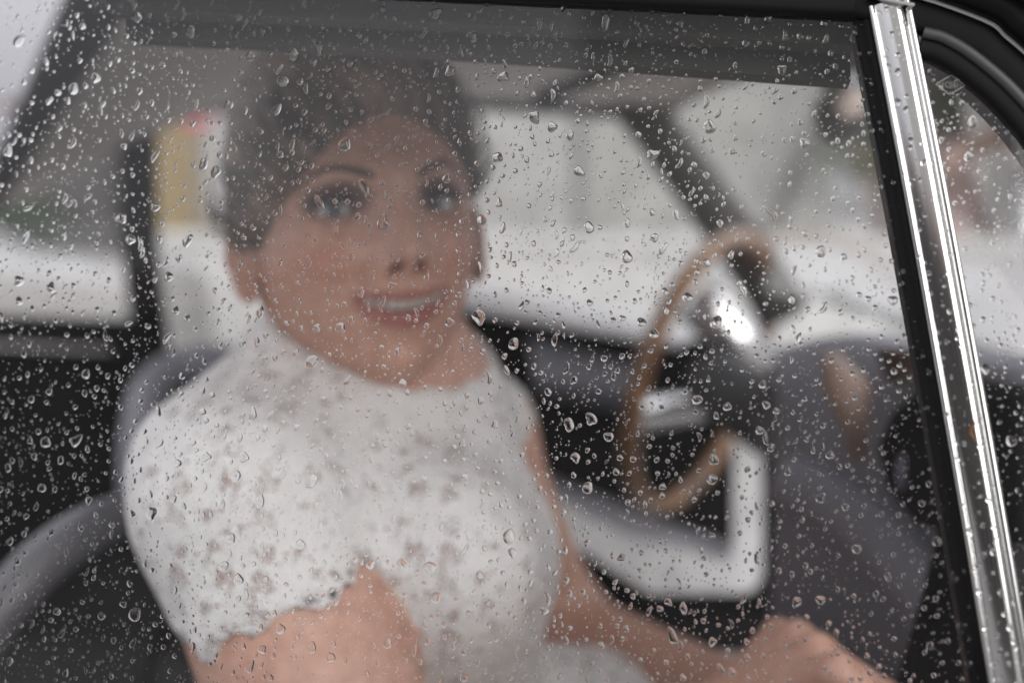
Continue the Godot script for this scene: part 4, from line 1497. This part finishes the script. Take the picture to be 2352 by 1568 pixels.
func lace() -> StandardMaterial3D:
	var n := 512
	var a := FastNoiseLite.new()
	a.noise_type = FastNoiseLite.TYPE_CELLULAR
	a.frequency = 0.035
	a.seed = 3
	a.cellular_return_type = FastNoiseLite.RETURN_DISTANCE2_SUB
	a.fractal_type = FastNoiseLite.FRACTAL_NONE
	var b := FastNoiseLite.new()
	b.frequency = 0.005
	b.seed = 8
	var da := a.get_seamless_image(n, n).get_data()
	var db := b.get_seamless_image(n, n).get_data()
	var out := PackedByteArray()
	out.resize(n * n * 4)
	var hgt := PackedByteArray()
	hgt.resize(n * n * 4)
	for i in n * n:
		var ridge := da[i] / 255.0
		var zone := db[i] / 255.0
		var hole := 255
		if zone > 0.54 and ridge > 0.24 + (0.80 - zone) * 0.6:
			hole = 0
		var v := 226 + int(29 * zone)
		out[i * 4] = v
		out[i * 4 + 1] = v - 2
		out[i * 4 + 2] = v - 5
		out[i * 4 + 3] = hole
		var hh := int(255 * (1.0 - ridge) * (0.4 + 0.6 * zone))
		hgt[i * 4] = hh
		hgt[i * 4 + 1] = hh
		hgt[i * 4 + 2] = hh
		hgt[i * 4 + 3] = 255
	var m := mat(Color(0.92, 0.92, 0.93), 0.9)
	m.albedo_texture = ImageTexture.create_from_image(Image.create_from_data(n, n, false, Image.FORMAT_RGBA8, out))
	m.transparency = BaseMaterial3D.TRANSPARENCY_ALPHA_SCISSOR
	m.alpha_scissor_threshold = 0.5
	m.heightmap_enabled = true
	m.heightmap_texture = ImageTexture.create_from_image(Image.create_from_data(n, n, false, Image.FORMAT_RGBA8, hgt))
	m.heightmap_scale = 0.25
	m.uv1_triplanar = true
	m.uv1_world_triplanar = true
	m.uv1_scale = Vector3.ONE * 21.0
	return m

# ---------------------------------------------------------------- rain on the glass
func build_rain(water: Material) -> void:
	var rng := RandomNumberGenerator.new()
	rng.seed = 77
	var kinds := ["round", "oval", "teardrop", "angular", "streak"]
	var big := {}
	var small := []
	for k in kinds.size():
		big[kinds[k]] = []
		for v in 4:
			big[kinds[k]].append(drop_mesh(100 + k * 10 + v, kinds[k], 7, 22))
			small.append(drop_mesh(200 + k * 10 + v, kinds[k], 4, 10))
	var clump := FastNoiseLite.new()
	clump.seed = 5
	clump.frequency = 0.0045
	var on_bar := func(q: Vector2) -> bool:
		var c := 2040.0 + (q.y - 14.0) * 0.179
		return absf(q.x - c) < 54.0
	var in_channel := func(q: Vector2) -> bool:
		var c := 1972.0 + (q.y - 14.0) * 0.180
		return absf(q.x - c) < 24.0
	# single drops: the largest
	var spots := []          # [pixel, half size in picture units, kind]
	var marked := [[1157, 178, 13, "angular"], [1228, 270, 13, "angular"], [1630, 292, 14, "oval"], [1268, 292, 13, "round"], [880, 512, 14, "angular"], [835, 430, 14, "streak"], [598, 716, 12, "teardrop"], [792, 332, 14, "oval"], [1100, 728, 15, "oval"], [672, 125, 15, "round"], [640, 158, 11, "teardrop"], [575, 130, 12, "round"], [650, 186, 14, "round"], [1645, 740, 13, "oval"], [1500, 355, 12, "angular"], [432, 552, 13, "teardrop"], [495, 395, 12, "angular"], [468, 376, 11, "oval"], [220, 180, 13, "round"], [45, 95, 14, "oval"], [20, 345, 13, "teardrop"], [118, 660, 12, "angular"], [44, 645, 12, "angular"], [1180, 790, 12, "oval"], [1358, 962, 13, "angular"], [1307, 975, 12, "oval"], [1398, 1003, 12, "round"], [1635, 1100, 13, "round"], [1640, 1055, 11, "angular"], [1350, 1120, 12, "oval"], [1440, 590, 13, "oval"], [1885, 578, 12, "oval"], [2225, 360, 11, "angular"], [2235, 280, 12, "oval"], [925, 880, 10, "round"], [560, 1050, 13, "round"], [540, 1095, 14, "angular"], [716, 1105, 13, "oval"], [598, 1150, 14, "teardrop"], [690, 1250, 12, "round"], [548, 1330, 13, "round"], [310, 1410, 14, "oval"], [176, 1010, 14, "teardrop"], [105, 1015, 13, "round"], [1170, 1232, 15, "oval"], [1250, 1400, 12, "round"], [1570, 1395, 12, "teardrop"], [1545, 1460, 14, "streak"], [575, 1530, 12, "teardrop"], [1000, 1372, 12, "oval"]]
	for s in marked:
		spots.append([Vector2(s[0], s[1]), float(s[2]) * 1.12, s[3]])
	var tries := 0
	while spots.size() < 268 and tries < 20000:
		tries += 1
		var q := Vector2(rng.randf_range(4, 2348), rng.randf_range(4, 1564))
		if on_bar.call(q) or in_channel.call(q):
			continue
		if clump.get_noise_2d(q.x, q.y) < rng.randf_range(-0.45, 0.15):
			continue
		if q.x > 1700 and rng.randf() < 0.35:
			continue
		var r := 8.2 + 6.5 * pow(rng.randf(), 1.8)
		var ok := true
		for s in spots:
			if s[0].distance_to(q) < (s[1] + r) * 1.25:
				ok = false
				break
		if not ok:
			continue
		var roll := rng.randf()
		var kd := "round" if roll < 0.34 else ("oval" if roll < 0.56 else ("teardrop" if roll < 0.72 else ("angular" if roll < 0.90 else "streak")))
		if q.x > 1900:
			kd = "round" if roll < 0.75 else "oval"
		spots.append([q, r, kd])
	# drops that stand on the chrome bar
	var bar_n := 0
	while bar_n < 26:
		var y := rng.randf_range(30, 1560)
		var x := 2040.0 + (y - 14.0) * 0.179 + rng.randf_range(-34, 34)
		var ok := true
		for s in spots:
			if s[0].distance_to(Vector2(x, y)) < 18.0:
				ok = false
		if ok:
			spots.append([Vector2(x, y), rng.randf_range(4.5, 8.5), "round" if rng.randf() < 0.5 else "oval", true])
			bar_n += 1
	var named := {}
	var rows := []
	for s in spots:
		var q: Vector2 = s[0]
		var size: String = "large" if s[1] > 12.0 else ("middling" if s[1] > 9.4 else "small")
		var word: String = {"round": "round", "oval": "oval", "teardrop": "teardrop shaped", "angular": "angular", "streak": "stretched"}[s[2]]
		var place: String
		if s.size() > 3:
			place = "on the chrome bar, " + ("upper third" if q.y < 520 else ("middle third" if q.y < 1040 else "lower third"))
		else:
			place = "over the " + behind(q)
		var lab := "%s %s raindrop %s" % [size, word, place]
		if not named.has(lab):
			named[lab] = []
		named[lab].append(q.y)
		rows.append(lab)
	for k in named:
		named[k].sort()
	for i in spots.size():
		var s: Array = spots[i]
		var q: Vector2 = s[0]
		var lab: String = rows[i]
		var peers: Array = named[lab]
		if peers.size() > 1:
			lab += ", " + ORD[mini(peers.find(q.y), 11)]
		var lift := 0.0003
		if s.size() > 3:
			var across := (q.x - 2040.0 - (q.y - 14.0) * 0.179) / 48.0
			lift = 0.0062 - 0.0014 * across * across
		var px_m := GLASS_D * K / glass_u.dot(Vector3((q.x - 1176) * K, (784 - q.y) * K, -1))
		var sz: float = s[1] * px_m * (0.85 if s[2] != "streak" else 0.62)
		var tilt := rng.randf_range(-0.5, 0.5) if s[2] != "streak" else rng.randf_range(-0.9, 0.9)
		if s[2] == "angular":
			tilt = rng.randf() * TAU
		if q.x < 1100:
			tilt -= 0.35
		var o := MeshInstance3D.new()
		o.name = numbered("raindrop")
		o.mesh = big[s[2]][rng.randi() % 4]
		o.material_override = water
		o.transform = Transform3D(Basis(gx, gy, gn) * Basis(Vector3.BACK, tilt) * Basis.from_scale(Vector3(sz, sz, sz)), G(q.x, q.y, lift))
		add_child(o)
		tag(o, lab, "raindrop", "raindrops on the door glass" if s.size() < 4 else "raindrops on the chrome bar")
	# all the finer ones, one object
	var st := new_st()
	var grid := {}
	for s in spots:
		grid[Vector2i(s[0] / 40.0)] = grid.get(Vector2i(s[0] / 40.0), []) + [[s[0], s[1]]]
	var n := 0
	tries = 0
	while n < 13000 and tries < 200000:
		tries += 1
		var q := Vector2(rng.randf_range(-30, 2390), rng.randf_range(-30, 1600))
		if in_channel.call(q) and rng.randf() < 0.7:
			continue
		var bar: bool = on_bar.call(q)
		if bar and rng.randf() < 0.6:
			continue
		if not bar and clump.get_noise_2d(q.x * 1.6 + 900, q.y * 1.6) < rng.randf_range(-0.7, 0.15):
			continue
		if q.x > 1650 and rng.randf() < 0.2:
			continue
		var r := 1.5 + 6.4 * pow(rng.randf(), 2.5)
		var cell := Vector2i(q / 40.0)
		var ok := true
		for dx in [-1, 0, 1]:
			for dy in [-1, 0, 1]:
				for s in grid.get(cell + Vector2i(dx, dy), []):
					if s[0].distance_to(q) < (s[1] + r) * 1.1:
						ok = false
		if not ok:
			continue
		grid[cell] = grid.get(cell, []) + [[q, r]]
		var lift := 0.0003
		if bar:
			var across := (q.x - 2040.0 - (q.y - 14.0) * 0.179) / 48.0
			if absf(across) > 0.85:
				continue
			lift = 0.0062 - 0.0016 * across * across
		if in_channel.call(q):
			lift = 0.0026
		var px_m := GLASS_D * K / glass_u.dot(Vector3((q.x - 1176) * K, (784 - q.y) * K, -1))
		var sz := r * px_m * 0.85
		var ms: ArrayMesh = small[rng.randi() % (8 if q.x > 1900.0 else (small.size() if rng.randf() < 0.35 else 16))]
		st.append_from(ms, 0, Transform3D(Basis(gx, gy, gn) * Basis(Vector3.BACK, rng.randf_range(-0.7, 0.4)) * Basis.from_scale(Vector3(sz, sz, sz)), G(q.x, q.y, lift)))
		n += 1
	var fine := obj("fine_raindrops", st.commit(), water)
	tag(fine, "fine drizzle of tiny raindrops all over the side glass", "raindrops", "", "stuff")
